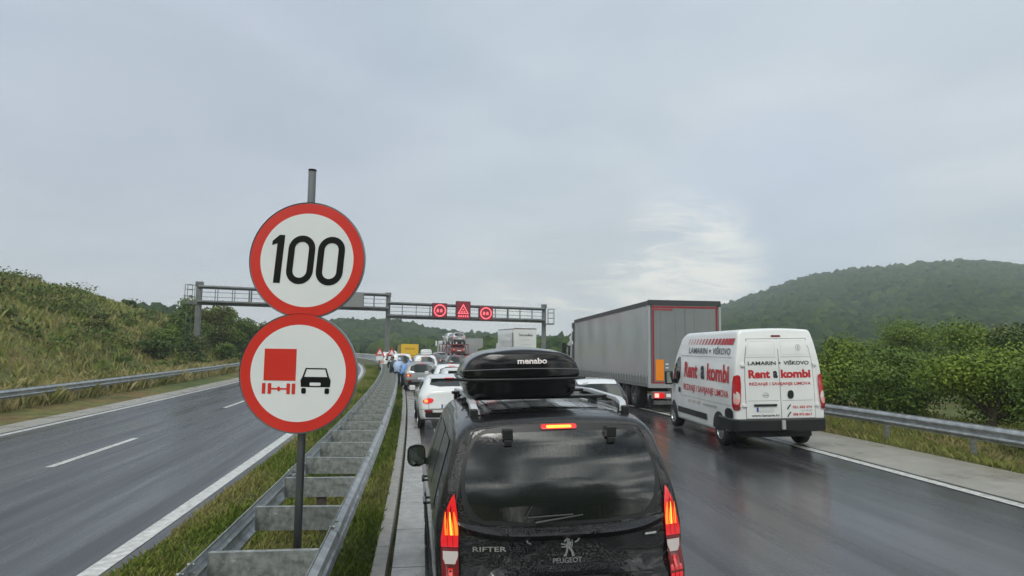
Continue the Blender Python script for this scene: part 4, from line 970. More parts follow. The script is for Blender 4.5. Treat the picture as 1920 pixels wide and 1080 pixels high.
    # tail lamps
    for s_ in (-1, 1):
        def lp(o_):
            def g(a, z):
                wz = sh.w(.02, z); x = lerp(wz*.985, wz-.125, max(a, 0)); p = sh.warp(s_*x, 0, z)
                if a < 0: return (s_*(wz+.004+o_*.4), p[1]+(-a)*.22, z)
                return (s_*(x+o_*.3*(1-a)), p[1]-o_, z)
            return g
        L1 = panel('tail_lamp', smooth_poly([(-.7, .88), (.9, .88), (1.0, 1.60), (.3, 1.66), (-.55, 1.60), (-.8, 1.2)], 1), lp(.02), mat('lamp_red_faint', (.38, .01, .018), .14, coat=1, emit=(.5, .01, .01), estr=.1), root, rings=5)  # red lens carries a faint glow of its own, put into the material
        panel('lens_clear', smooth_poly([(-.35, 1.00), (.75, 1.02), (.8, 1.22), (.2, 1.30), (-.35, 1.24)], 1), lp(.026), lamp_clear, L1, rings=4)
        panel('lens_round', [(.25+.42*math.cos(t), 1.08+.055*math.sin(t)) for t in np.linspace(0, 6.28, 17)[:-1]], lp(.03), mat('lens_pink', (.75, .35, .33), .2, coat=1), L1, rings=3)
        panel('lens_lower', [(-.3, .90), (.8, .90), (.8, .97), (-.3, .97)], lp(.026), lamp_off, L1, rings=3)
    # black bumper with corner mouldings
    V = []; F = []; pts = [(s_, y_) for s_ in (0,) for y_ in (0,)]
    path = [(-1, .95), (-1, .6), (-1, .25), (-1, .07), (-.96, .0)]+[(x, None) for x in np.linspace(-.9, .9, 13)]+[(.96, .0), (1, .07), (1, .25), (1, .6), (1, .95)]
    for (a, y_) in path:
        for z, o_ in ((.40, .01), (.44, .055), (.66, .06), (.69, .02)):
            if y_ is None or abs(a) < 1: q = sh.warp(a*1.0, 0, z); V.append((q[0]*1.01, q[1]-o_-.01, z))
            else: V.append((a*(sh.w(y_, max(z, .5))+o_*.5), sh.warp(sh.w(y_, .6), y_, z)[1]-(.03 if y_ < .1 else 0), z))
    k = len(path); F = [(4*i+j, 4*i+4+j, 4*i+5+j, 4*i+1+j) for i in range(k-1) for j in range(3)]
    mesh('rear_bumper', V, F, trim, root, False)
    for s_ in (-1, 1):
        panel('corner_moulding', smooth_poly([(.12, .66), (.12, .90), (.55, .90), (.62, .66)], 1), sh.S_(s_, .014), trim, root)
    b = MB(); b.box(-.035, .035, -.12, -.01, .47, .66); b.build('step_plate', seam_soft, root)
    b = MB(); b.box(-.8, .8, .25, 5.0, .26, .40); b.build('underbody', seam, root)
    # sides
    for s_ in (-1, 1):
        S = sh.S_(s_, .006)
        ribbon('side_moulding', [(1.75, .56), (3.95, .56)], .15, sh.S_(s_, .02), trim, root)
        for z in (2.02,): ribbon('pressed_line', [(.25, z), (3.75, z)], .014, S, seam_soft, root)
        ribbon('pressed_line', [(.25, .96), (3.7, .96)], .012, S, seam_soft, root)
        for y_ in (2.25, 3.62): ribbon('door_gap', [(y_, .42), (y_, 2.0)], .010, S, seam_soft, root)
        panel('door_window', smooth_poly([(3.72, 1.24), (4.55, 1.24), (4.42, 1.50), (4.0, 1.98), (3.72, 1.98)], 1), sh.S_(s_, .008), glass, root)
        panel('door_handle', rrect(3.68, 3.84, 1.02, 1.16, .03), sh.S_(s_, .016), trim, root)
        for yc in (.98, 4.43): arch(sh, s_, yc, .41, .36, root, off_=.006); wheel(root, s_*.895, yc, .345, .23, side=s_, spokes=10)
        p = sh.S_(s_, 0)(4.25, 1.3); b = MB(); b.box(min(p[0]+s_*.06, p[0]+s_*.28), max(p[0]+s_*.06, p[0]+s_*.28), p[1]-.06, p[1]+.08, 1.20, 1.58); mo = b.build('mirror', trim, root, bevel=.04)
        MB().box(min(p[0]+s_*.09, p[0]+s_*.25), max(p[0]+s_*.09, p[0]+s_*.25), p[1]-.066, p[1]-.061, 1.24, 1.54).build('mirror_glass', mat('mirror_glass', 0), mo)
        b = MB(); b.box(min(p[0]-s_*.03, p[0]+s_*.1), max(p[0]-s_*.03, p[0]+s_*.1), p[1]-.03, p[1]+.05, 1.24, 1.36); b.build('mirror_arm', trim, root)
    Lf = sh.S_(-1, .012); pl = lambda tx, z: Lf(3.45-tx, z)       # reading front to back on the left side
    text_obj('side_lettering', text_fit('LAMARIN', .30, 1.62, 2.16, .145, .014), pl, mat('lettering_slate', (.07, .085, .11), .4), root); panel('lettering_dot', [(1.80+.05*math.cos(t), 2.16+.035*math.sin(t)) for t in np.linspace(0, 6.283, 13)[:-1]], pl, txt_black, root, rings=2)
    text_obj('side_lettering', text_fit('VIŠKOVO', 1.98, 3.10, 2.16, .145, .014), pl, mat('lettering_slate', 0), root)
    text_obj('side_lettering', text_fit('Rent', .05, 1.05, 1.66, .38, .035), pl, txt_red, root); text_obj('side_lettering', text_fit('a', 1.30, 1.55, 1.70, .44, .035), pl, txt_black, root); text_obj('side_lettering', text_fit('kombi', 1.72, 3.12, 1.66, .38, .035), pl, txt_red, root)
    text_obj('side_lettering', text_fit('REZANJE I SAVIJANJE LIMOVA', .02, 3.10, 1.20, .155, .012), pl, txt_red, root)
    text_obj('side_numbers', text_fit('051 501 300', .35, 1.3, .86, .07, .01), pl, mat('lettering_faded', (.55, .42, .44), .4), root); text_obj('side_lettering', text_fit('www.lamarin.hr', 1.45, 2.4, .86, .07, .016), pl, txt_grey, root)
    V = []; F = []
    for i in range(15):
        x0 = .15+i*.205; wd = .03+.165*(i/14)**1.4; b0 = len(V)
        V += [pl(x0, 2.31), pl(x0+wd, 2.31), pl(x0+wd+.13, 2.455), pl(x0+.13, 2.455)]; F.append((b0, b0+1, b0+2, b0+3))
    mesh('red_stripes', V, F, txt_red, root)
    ribbon('drawn_mark', [(3.45-.25, .98), (3.45-.05, .90), (3.45-.1, .80)], .01, sh.S_(-1, .012), txt_grey, root)
    panel('windscreen', smooth_poly([(-.72, 3.95), (.72, 3.95), (.84, 4.58), (-.84, 4.58)], 1), sh.T_(.008), glass, root)
    for s_ in (-1, 1): panel('headlamp', rrect(4.85, 5.2, .82, 1.02, .04), sh.S_(s_, .008), lamp_clear, root)
    return root
van = build_van(); VANX, VANY = 7.74, 13.95
place(van, VANX, VANY, -3.0)

# ---- articulated lorry
def build_lorry():
    root = empty('articulated_lorry'); tag(root, 'long grey curtain sided articulated lorry with red tape round its rear doors', 'lorry')
    curtain = mat('grey_curtain', (.31, .33, .335), .24, var=(.45, 1.5, (.40, .42, .425)), bump=(.9, .25, .05), coat=.3, coat_rough=.15)
    rear_m = mat('grey_doors', (.17, .19, .195), .4, var=(.7, 1.4, (.215, .235, .24)), coat=.2, coat_rough=.2)
    L, W_, z0, z1 = 13.6, 1.33, .98, 3.93
    # curtain sides as gently waved sheets
    for s_ in (-1, 1):
        V = []; F = []; ys = np.linspace(.12, L-.05, 70); zs = np.linspace(z0+.30, z1-.14, 10)
        for y in ys:
            for z in zs:
                t = (z-zs[0])/(zs[-1]-zs[0]); b = .012*math.sin(y*2.35)*math.sin(math.pi*t)+.012*noise.noise(Vector((y*.6, z*.8, s_)))
                V.append((s_*(W_+b), y, z))
        n = len(zs); F = [(i*n+j, (i+1)*n+j, (i+1)*n+j+1, i*n+j+1) for i in range(len(ys)-1) for j in range(n-1)]
        mesh('curtain', V, F, curtain, root, True)
        V = []; F = []
        for i in range(34):            # scalloped hem and buckle straps
            y = .25+i*.395; b0 = len(V); V += [(s_*(W_+.012), y, z0+.31), (s_*(W_+.012), y+.20, z0+.31), (s_*(W_+.012), y+.20, z0+.02), (s_*(W_+.012), y, z0+.02)]; F.append((b0, b0+1, b0+2, b0+3))
        mesh('hem_tabs', V, F, mat('hem_grey', (.40, .41, .415), .45), root)
        b = MB(); b.box(min(s_*(W_-.02), s_*(W_+.002)), max(s_*(W_-.02), s_*(W_+.002)), .1, L, z0-.10, z0+.31); b.build('side_rave', mat('rave_grey', (.16, .165, .17), .5), root)
        b = MB()
        for i in range(34): y = .33+i*.395; b.box(min(s_*(W_+.014), s_*(W_+.024)), max(s_*(W_+.014), s_*(W_+.024)), y, y+.045, z0-.02, z0+.24)
        b.build('buckles', zinc_dark, root)
        b = MB(); b.box(min(s_*(W_-.1), s_*(W_+.02)), max(s_*(W_-.1), s_*(W_+.02)), 0, L, z1-.15, z1+.02); b.build('cant_rail', mat('roof_edge', (.045, .047, .05), .5), root)
        b = MB(); b.box(min(s_*(W_-.06), s_*(W_+.018)), max(s_*(W_-.06), s_*(W_+.018)), 0, .12, z0-.1, z1-.15); b.build('corner_post', mat('post_grey', (.42, .43, .44), .4, metal=.3), root)
    MB().box(-W_+.03, W_-.03, .05, L-.02, z0, z1-.02).build('inner_box', rear_m, root)
    # roof sagging sheet
    b = MB(); V = []; F = []; ys = np.linspace(0, L, 30); xs = np.linspace(-W_+.08, W_-.08, 6)
    for y in ys:
        for x in xs: V.append((x, y, z1+.012+.02*math.sin(y*3)*math.cos(x)))
    F = [(i*6+j, i*6+j+1, (i+1)*6+j+1, (i+1)*6+j) for i in range(29) for j in range(5)]; mesh('roof', V, F, mat('roof_sheet', (.25, .25, .25), .4), root, True)
    MB().box(-W_, W_, -.02, .10, z1-.14, z1+.05).build('rear_header', mat('roof_edge', 0), root)
    for x0, x1 in ((-W_+.12, -.006), (.006, W_-.12)): 
        d = MB().box(x0, x1, -.015, .05, z0+.03, z1-.15).build('rear_door', rear_m, root)
    b = MB()
    for x in (-.9, -.35, .35, .9): b.tube((x, -.018, z0-.02), (x, -.018, z1-.18), .007, 8)
    b.build('locking_bars', rear_m, root)
    tape = mat('red_tape', (.30, .014, .025), .4); b = MB(); y = -.019
    for x0, x1, a, c in ((-W_+.13, -W_+.19, z0+.04, z1-.16), (W_-.19, W_-.13, z0+.04, z1-.16), (-W_+.19, W_-.19, z1-.23, z1-.17), (-W_+.19, W_-.19, z0+.04, z0+.09)): b.box(x0, x1, y-.003, y, a, c)
    b.build('marking_tape', tape, root)
    MB().box(-W_+.135, -.45, -.024, -.0215, z1-.32, z1-.26).build('red_lettering_band', mat('tape_faded', (.33, .05, .06), .4), root)
    MB().box(-W_+.24, -W_+.53, -.03, -.02, z0+.14, z0+.88).build('orange_board', mat('orange_board', (.85, .25, .01), .4), root)
    b = MB()
    for k in range(5): b.box(-W_+.60, -W_+.70, -.028, -.018, z0+.18+k*.13, z0+.22+k*.13)
    b.build('white_marks', txt_white, root)
    # rear chassis, lights, bumper
    MB().box(-W_, W_, -.02, .15, z0-.12, z0+.03).build('rear_sill', mat('sill_grey', (.34, .35, .36), .4, metal=.3), root)
    MB().box(-1.22, 1.22, -.02, .12, .48, .74).build('light_bar', mat('bar_dark', (.14, .145, .15), .5), root)
    for s_ in (-1, 1):
        b = MB(); b.box(min(s_*.78, s_*1.18), max(s_*.78, s_*1.18), -.06, -.02, .50, .70); l = b.build('tail_lamp', lamp_red_lit, root, bevel=.015)
        MB().box(min(s_*1.0, s_*1.15), max(s_*1.0, s_*1.15), -.075, -.061, .53, .67).build('lit_lens', mat('lens_pale', (.9, .6, .5), .2, emit=(1, .45, .35), estr=.8), l)
        MB().box(s_*.62-.1, s_*.62+.1, -.03, -.02, .54, .66).build('reflector', txt_white, root)
        MB().box(min(s_*.75, s_*1.25), max(s_*.75, s_*1.25), .25, .28, .15, .6).build('mudflap', rubber, root)
        for yc in (2.2, 3.5, 4.8): wheel(root, s_*1.04, yc, .50, .38, side=s_, spokes=6, rim=zinc_dark)
        b = MB(); b.box(min(s_*1.1, s_*1.25), max(s_*1.1, s_*1.25), 5.6, 10.6, .45, .55); b.box(min(s_*1.1, s_*1.25), max(s_*1.1, s_*1.25), 5.6, 10.6, .72, .82)
        for y_ in (5.7, 7.2, 8.9, 10.5): b.box(min(s_*1.12, s_*1.2), max(s_*1.12, s_*1.2), y_, y_+.08, .40, .98)
        b.build('side_guard', zinc_dark, root)
    b = MB(); b.box(-1.15, 1.15, .0, .10, .28, .42); b.box(-.6, -.5, .1, .3, .3, .9); b.box(.5, .6, .1, .3, .3, .9); b.build('underrun_bar', zinc_dark, root)
    b = MB(); b.box(-.55, -.40, .3, 13.4, .62, .96); b.box(.40, .55, .3, 13.4, .62, .96); b.box(-1.1, 1.1, 6.2, 7.6, .5, .96); b.build('chassis', seam, root)
    # tractor
    cabm = p_van
    b = MB(); b.box(-.55, .55, 11.2, 17.2, .5, .98); b.build('tractor_frame', seam, root)
    cab = Shell(2.2, top=[(0, 2.95), (1.2, 2.95), (2.2, 2.7)], bot=[(0, .6), (2.2, .35)], belt=[(0, 2.0)], hw=[(0, 1.2), (2.2, 1.2)], hr=[(0, 1.16)], rear=[(0, 0)], front=[(0, 0)], rx=.1, rz=.1, rcurve=0, fcurve=.1, tuck=0)
    c = cab.body('cab', cabm, root); c.location = (0, 14.55, 0)
    fr = Shell(1.9, top=[(0, 3.85), (.5, 3.8), (1.9, 3.1)], bot=[(0, 2.85)], belt=[(0, 3.0)], hw=[(0, 1.12)], hr=[(0, .9), (1.9, 1.0)], rear=[(0, 0)], front=[(0, 0)], rx=.2, rz=.25, rcurve=0, fcurve=.2, tuck=0)
    c = fr.body('roof_deflector', cabm, root); c.location = (0, 14.6, .05)
    for s_ in (-1, 1):
        b = MB(); b.box(min(s_*1.05, s_*1.22), max(s_*1.05, s_*1.22), 13.75, 14.55, .7, 3.3); b.build('side_deflector', cabm, root, bevel=.03)
        for yc in (12.4, 15.9): wheel(root, s_*1.04, yc, .5, .34, side=s_, spokes=6)
        MB().box(min(s_*1.3, s_*1.55), max(s_*1.3, s_*1.55), 16.3, 16.42, 1.9, 2.75).build('mirror', trim, root, bevel=.03)
        MB().box(min(s_*1.15, s_*1.3), max(s_*1.15, s_*1.3), 16.2, 16.3, 2.5, 2.58).build('mirror_arm', trim, root)
        panel('side_window', rrect(.95, 1.9, 1.95, 2.55, .06), cab.S_(s_, .006), glass, root).location = (0, 14.55, 0)
    b = MB(); b.box(-1.40, -1.05, 13.62, 14.0, 1.0, 3.80); b.box(1.05, 1.40, 13.62, 14.0, 1.0, 3.80); b.box(-1.05, 1.05, 13.62, 13.70, 1.0, 3.95); b.build('bulkhead', mat('bulkhead', (.07, .075, .08), .5), root)
    for z in (2.9, 3.6): MB().box(-1.44, -1.40, 13.6, 13.8, z-.3, z-.12).build('marker_lamp', txt_white, root)
    return root
lorry = build_lorry(); place(lorry, 9.10, 22.9, -1.3)

# ---- generic cars of the queue
def build_car(name, label, m, kind='hatch', L=4.3, lamps='oval', group='cars queuing on the right carriageway', wiper=True):
    root = empty(name); tag(root, label, 'car', group)
    if kind == 'hatch':
        top = [(0, 1.06), (.12, 1.18), (.62, 1.44), (1.3, 1.50), (2.3, 1.47), (3.15, 1.03), (3.8, .93), (L, .76)]; rear = [(.3, .03), (.6, .0), (.95, .06), (1.5, .12)]
    elif kind == 'estate':
        top = [(0, 1.36), (.12, 1.43), (.5, 1.49), (2.4, 1.46), (3.2, 1.0), (3.9, .9), (L, .74)]; rear = [(.3, .03), (.6, .0), (.98, .05), (1.5, .42)]
    else:
        top = [(0, 1.55), (.12, 1.62), (.5, 1.70), (2.5, 1.66), (3.25, 1.12), (3.9, 1.0), (L, .85)]; rear = [(.3, .03), (.6, .0), (1.0, .05), (1.7, .36)]
    sh = Shell(L, top=top, bot=[(0, .32), (.5, .24), (3.5, .2), (L, .26)], belt=[(0, .92), (3, .95), (3.6, .86), (L, .68)], hw=[(0, .80), (.35, .885), (3.4, .885), (L, .74)],
               hr=[(0, .64), (.6, .60), (2.3, .58), (3.1, .78), (L, .7)], rear=rear, front=[(.3, .04), (.7, 0), (1., .1)], rx=.12, rz=.10, rcurve=.16, fcurve=.4, tuck=.05)
    sh.body('body', m, root)
    H = interp(top, .6)
    if kind == 'hatch':
        panel('rear_window', smooth_poly([(-.58, .14), (.58, .14), (.50, .60), (-.50, .60)], 1), lambda x, y: sh.T_(.012)(x, y), glass, root)
        b = MB(); q = sh.T_(0)(0, .60); b.add([(-.52, q[1]-.16, q[2]-.0), (.52, q[1]-.16, q[2]-.0), (.54, q[1]+.1, q[2]+.02), (-.54, q[1]+.1, q[2]+.02), (-.52, q[1]-.16, q[2]-.035), (.52, q[1]-.16, q[2]-.035), (.54, q[1]+.1, q[2]-.03), (-.54, q[1]+.1, q[2]-.03)], [(0, 1, 2, 3), (4, 7, 6, 5), (0, 4, 5, 1), (1, 5, 6, 2), (2, 6, 7, 3), (3, 7, 4, 0)])
        b.build('spoiler', m, root, bevel=.01); MB().box(-.13, .13, q[1]-.170, q[1]-.162, q[2]-.028, q[2]-.006).build('brake_light', lamp_red_lit, root)
    else:
        zt = H-.10; panel('rear_window', smooth_poly([(-.62, .98), (.62, .98), (.52, zt), (-.52, zt)], 1), sh.R_(.012), glass, root)
        panel('brake_light', rrect(-.15, .15, H-.075, H-.05, .01, 2), sh.R_(.012), lamp_red_lit, root)
    ribbon('tailgate_gap', [(-.62, .95), (-.60, .60), (.60, .60), (.62, .95)], .010, sh.R_(.008), seam, root); ribbon('bumper_line', [(-.84, .585), (.84, .585)], .008, sh.R_(.008), seam, root)
    for s_ in (-1, 1):
        S = sh.S_(s_, .006); zt = H-.11
        panel('side_window', smooth_poly([(.62 if kind == 'hatch' else .4, 1.0), (1.25, .99), (1.25, zt), (.78 if kind == 'hatch' else .5, zt-.03)], 1), S, glass, root)
        panel('side_window', rrect(1.3, 2.05, 1.0, zt, .04), S, glass, root); panel('side_window', smooth_poly([(2.12, 1.0), (3.0, 1.0), (2.35, zt), (2.12, zt)], 1), S, glass, root)
        for y_ in (1.27, 2.09): ribbon('door_gap', [(y_, .3), (y_, zt+.05)], .008, sh.S_(s_, .007), seam, root)
        if lamps == 'oval': poly = [(s_*(.60+.15*math.cos(t)+.02), .82+.075*math.sin(t)-.02*math.cos(t)) for t in np.linspace(0, 6.283, 21)[:-1]]
        else: poly = [(s_*.52, .76), (s_*.76, .76), (s_*.77, .90), (s_*.54, .88)]
        pj = sh.R_(.012)
        l = panel('tail_lamp', poly, pj, lamp_red_lit if lamps == 'oval' else lamp_red, root)
        panel('indicator', [(s_*(.68+.05*math.cos(t)), .82+.045*math.sin(t)) for t in np.linspace(0, 6.283, 15)[:-1]], sh.R_(.018), lamp_amber, l, rings=3)
        for yc in (.72, 3.35): arch(sh, s_, yc, .35, .31, root); wheel(root, s_*.79, yc, .315, .2, side=s_, spokes=6)
        p = sh.S_(s_, 0)(2.9, .98); MB().box(min(p[0]+s_*.02, p[0]+s_*.2), max(p[0]+s_*.02, p[0]+s_*.2), p[1]-.05, p[1]+.06, .95, 1.10).build('mirror', m, root, bevel=.02)
        panel('headlamp', rrect(3.75, 4.05, .60, .70, .03), sh.S_(s_, .008), lamp_clear, root)
    panel('windscreen', smooth_poly([(-.52, 2.38), (.52, 2.38), (.70, 3.05), (-.70, 3.05)], 1), sh.T_(.01), glass, root)
    panel('bumper', rrect(-.70, .70, .36, .50, .04, 3), sh.R_(.014), trim, root)
    panel('bumper_reflector', rrect(-.72, -.50, .50, .57, .02, 3), sh.R_(.018), lamp_off, root); panel('bumper_reflector', rrect(.50, .72, .50, .57, .02, 3), sh.R_(.018), lamp_off, root)
    plate(root, lambda o_: sh.R_(o_+.005), -.26, .26, .62, .73)
    if kind != 'hatch':
        for s_ in (-1, 1):
            b = MB(); pts = [(lambda q: (q[0], q[1], q[2]+dz))(sh.T_(0)(s_*.5, y_)) for y_, dz in ((.5, .0), (.6, .04), (2.2, .05), (2.3, .0))]; b.path(pts, .016, 6); b.build('roof_rail', zinc_dark, root)
    return root
c1 = build_car('hatchback', 'white hatchback with a lit oval tail lamp, first car ahead of the people carrier', p_white, 'hatch'); place(c1, .68, 19.0, 3)
def cc(src, label, m, X, Y, yaw, old):
    o = copy_tree(src); o['label'] = label; place(o, X, Y, yaw)
    for ch in [x for x in bpy.data.objects if x.parent == o]:
        if ch.type == 'MESH' and ch.data.materials and ch.data.materials[0] == old:
            ch.data = ch.data.copy(); ch.data.materials[0] = m
    return o
c2 = cc(c1, 'white hatchback behind the roof box, second white car in the left lane', p_white, 1.35, 24.9, 4, p_white)
e1 = build_car('estate_car', 'dark estate car with a white roof in the middle lane, just beyond the roof box', paint('white_paint_estate', (.72, .74, .755), .3, .12), 'estate', 4.55, 'box'); place(e1, 4.50, 17.0, -1)
e2 = cc(e1, 'white estate car with dark roof rails, third white car in the left lane', p_white, 1.15, 30.6, 4, MATS['white_paint_estate'])
e3 = cc(e1, 'silver grey estate car tucked close to the median, near the people in blue', p_silver, -.28, 34.8, 4, MATS['white_paint_estate'])
s1_ = build_car('suv', 'white high roofed car with a white roof box, beyond the silver estate', paint('white_paint_suv', (.72, .74, .755), .3, .1), 'suv', 4.4, 'box'); place(s1_, -.1, 44.5, 4)
p_suv = MATS['white_paint_suv']
cc(s1_, 'white high roofed car far ahead, beside the foot of the gantry post', p_white, -3.35, 60.5, 6, p_suv)
cc(s1_, 'white high roofed car standing behind the people in blue', p_white, -1.9, 50.5, 5, p_suv)
cc(e1, 'dark estate car in the middle lane below the car transporter', p_dark, 2.5, 56, 5, MATS['white_paint_estate'])
cc(e1, 'blue grey estate car ahead of the dark estate car', p_blue, .6, 68, 6, MATS['white_paint_estate'])
cc(c1, 'grey hatchback far ahead in front of the yellow truck', p_graph, 1.5, 76, 7, p_white)
cc(c1, 'red hatchback on the middle lane next to the white estate queue', p_red, 3.2, 44, 4, p_white)
cc(s1_, 'white high roofed car right under the yellow truck', p_white, -4.0, 74, 7, p_suv)
# cars on the left carriageway far away
cc(e1, 'small pale car far away on the left carriageway bend', p_silver, -20.5, 112, 22, MATS['white_paint_estate'])
# the middle lane estate is dark with a pale roof skin and pillars
for ch in [x for x in bpy.data.objects if x.parent == e1]:
    if ch.data.materials[0] == MATS['white_paint_estate']: ch.data = ch.data.copy(); ch.data.materials[0] = p_dark
    if ch.name.startswith('tail_lamp'):
        ch.data = ch.data.copy(); ch.data.materials[0] = lamp_off
        for q in ch.children: q.data = q.data.copy(); q.data.materials[0] = lamp_off
shE = Shell(4.55, top=[(0, 1.36), (.12, 1.43), (.5, 1.49), (2.4, 1.46), (3.2, 1.0)], bot=[(0, .3)], belt=[(0, .92)], hw=[(0, .80), (.35, .885)], hr=[(0, .64), (.6, .60), (2.3, .58)], rear=[(.98, .05), (1.5, .42)], front=[(0, 0)], rx=.12, rz=.10, rcurve=.16)
e1.matrix_world = e1.matrix_world @ Matrix.Scale(.94, 4)
for ch in [x for x in bpy.data.objects if x.parent == e1 and x.name.startswith('brake_light')]: bpy.data.objects.remove(ch)
panel('roof_panel', rrect(-.56, .56, .02, 2.35, .06), lambda x, y: shE.T_(.014)(x, y), p_white, e1, rings=8)
cc(e1, 'unseen dark estate car added behind the viewpoint for the tailgate to reflect', p_dark, 1.05, -6.4, 0, MATS['white_paint_estate'])  # out of view, added to give the people carrier's tailgate a dark reflection
# small roof boxes
def small_box(car, label, m):
    r = empty('roof_box'); tag(r, label, 'roof box')
    s = Shell(1.9, top=[(0, .34), (1.4, .32), (1.9, .12)], bot=[(0, .0), (1.9, .05)], belt=[(0, .1)], hw=[(0, .38), (1.9, .26)], hr=[(0, .33)], rear=[(0, 0), (.3, .05)], front=[(0, 0)], rx=.1, rz=.08, rcurve=.05, fcurve=.2, tuck=.04)
    s.body('shell', m, r, n=4); ribbon('lip', [(x, .14) for x in np.linspace(-.36, .36, 7)], .012, s.R_(.006), seam, r); on_car(r, car, .05, .55, 1.74); return r
small_box(s1_, 'small white roof box on the high roofed car beyond the silver estate', p_white)

# ---- box trucks
def build_box_truck(name, label, m, Wd, L, z0, z1, cabm, kind):
    root = empty(name); tag(root, label, 'truck'); w = Wd/2
    MB().box(-w, w, 0, L, z0, z1).build('cargo_box', m, root, bevel=.02)
    MB().box(-w-.01, w+.01, -.012, .06, z1-.10, z1+.02).build('top_edge', mat('brown_edge', (.16, .12, .11), .5) if kind == 'white' else m, root)
    for x0, x1 in ((-w+.06, -.01), (.01, w-.06)): MB().box(x0, x1, -.02, -.005, z0+.06, z1-.14).build('rear_door', m, root)
    for s_ in (-1, 1): 
        MB().box(min(s_*w*.98, s_*w*1.004), max(s_*w*.98, s_*w*1.004), .0, L, z1-.12, z1-.02).build('side_edge', mat('brown_edge', 0) if kind == 'white' else seam, root)
        for yc in ((1.6, L+1.2)): wheel(root, s_*(w-.2), yc, .42, .3, side=s_, spokes=6, rim=zinc_dark)
        MB().box(s_*w*.62-.15, s_*w*.62+.15, -.03, .02, .62, .76).build('tail_lamp', lamp_red_lit, root)
        MB().box(min(s_*w*1.0, s_*w*1.18), max(s_*w*1.0, s_*w*1.18), L+1.4, L+1.5, 1.5, 2.1).build('mirror', trim, root)
    MB().box(-w*.9, w*.9, -.02, .1, .4, .55).build('bumper', seam, root); MB().box(-.45, .45, .2, L+2, .5, z0).build('chassis', seam, root)
    cab = Shell(2.0, top=[(0, min(z1, 2.8)-.1), (1.2, min(z1, 2.8)-.15), (2.0, 1.6)], bot=[(0, .5)], belt=[(0, 1.3)], hw=[(0, w*.94)], hr=[(0, w*.85)], rear=[(0, 0)], front=[(0, 0)], rx=.1, rz=.1, rcurve=0, fcurve=.15, tuck=0)
    cab.body('cab', cabm, root).location = (0, L+.15, 0)
    pr = lambda x, z: (x, -.03, z)
    if kind == 'white':
        text_obj('rear_lettering', text_fit('Trans carcoMarko', -.78, .85, z1-.72, .26, .03), pr, mat('lettering_slate', 0), root)
        text_obj('rear_lettering', text_fit('Tel. 051 207 6', -.6, .6, z1-1.30, .16, .0), pr, mat('lettering_thin', (.42, .5, .5), .5), root); text_obj('rear_lettering', text_fit('www.transport.hr', -.55, .6, z1-1.72, .13, .0), pr, mat('lettering_thin', 0), root)
        MB().box(-w-.012, -w-.002, .5, 1.0, z0+.2, z1-.45).build('side_vent', mat('vent_brown', (.16, .14, .15), .5), root)
        text_obj('side_lettering', text_fit('SCANIA' if 0 else 'TRANS', 0, 2.0, z1-1.55, .35, .02), lambda x, z: (-w-.012, L-1.2-x, z), mat('lettering_thin', 0), root)
    else:
        text_obj('rear_lettering', text_fit('SERVICE', -.6, .6, z1-.55, .2, .04), pr, mat('lettering_brown', (.45, .22, .01), .5), root)
        MB().box(-.65, .65, -.032, -.022, z0+.25, z0+.32).build('stripe', mat('lettering_brown', 0), root)
    return root
wt = build_box_truck('box_truck', 'white box truck with dark rear lettering, just under the right gantry end', paint('truck_white', (.74, .76, .77), .4, .02), 2.5, 7.5, 1.15, 4.25, p_white, 'white'); place(wt, 10.55, 72.5, 8, flat=True)
yt = build_box_truck('box_truck', 'small bright yellow box truck standing in the queue beneath the gantry', p_yellow, 2.15, 4.0, .75, 2.42, p_white, 'yellow'); place(yt, -2.25, 84, 8, flat=True)
wt2 = build_box_truck('box_truck', 'plain grey lorry body far ahead beside the white box truck', paint('truck_grey', (.30, .31, .32), .4, .02), 2.5, 6, 1.1, 3.3, p_dark, 'grey2'); place(wt2, 6.6, 96, 10, flat=True)
for ch in [x for x in bpy.data.objects if x.parent == wt2 and x.name.split('.')[0] in ('rear_lettering', 'stripe')]: bpy.data.objects.remove(ch)
# ---- car transporter with cars on deck
tr = empty('car_transporter'); tag(tr, 'dark red car transporter with two open decks, loaded with cars beyond the queue', 'truck')
dk = paint('deck_red', (.18, .02, .035), .4, .05); b = MB(); b.box(-1.2, 1.2, 0, 9, .8, .95); b.box(-1.2, 1.2, 0, 9, 2.35, 2.47); b.build('decks', dk, tr)
for s_ in (-1, 1):
    for y_ in (.1, 3, 6, 8.8):
        b = MB(); b.tube((s_*1.18, y_, .8), (s_*1.18, y_+.3, 2.45), .06, square=True); b.build('deck_post', dk, tr)
    b = MB(); b.tube((s_*1.19, .1, .9), (s_*1.19, 2.9, 2.35), .05, square=True); b.tube((s_*1.19, 3.0, 2.35), (s_*1.19, 5.9, .9), .05, square=True); b.build('brace', dk, tr)
    for yc in (2, 3.1, 8): wheel(tr, s_*1.0, yc, .42, .3, side=s_, spokes=6, rim=zinc_dark)
    MB().box(s_*.8-.15, s_*.8+.15, -.03, .0, .82, .93).build('tail_lamp', lamp_red_lit, tr)
    MB().box(s_*1.45-.1, s_*1.45+.1, 10.2, 10.3, 2.2, 2.9).build('mirror', txt_white, tr)
c = Shell(2.1, top=[(0, 2.9), (1.4, 2.9), (2.1, 2.4)], bot=[(0, .5)], belt=[(0, 1.5)], hw=[(0, 1.15)], hr=[(0, 1.1)], rear=[(0, 0)], front=[(0, 0)], rx=.1, rz=.1, rcurve=0, fcurve=.1, tuck=0); c.body('cab', p_white, tr).location = (0, 9.4, 0)
place(tr, 4.0, 86, 8, flat=True)
def on(o, root, x, y, z): o.matrix_world = root.matrix_world @ Matrix.Translation((x, y, z)); return o
t1 = cc(e2, 'silver car riding on the upper deck at the rear of the transporter', p_silver, 0, 0, 0, p_white); on(t1, tr, 0, .25, 2.47)
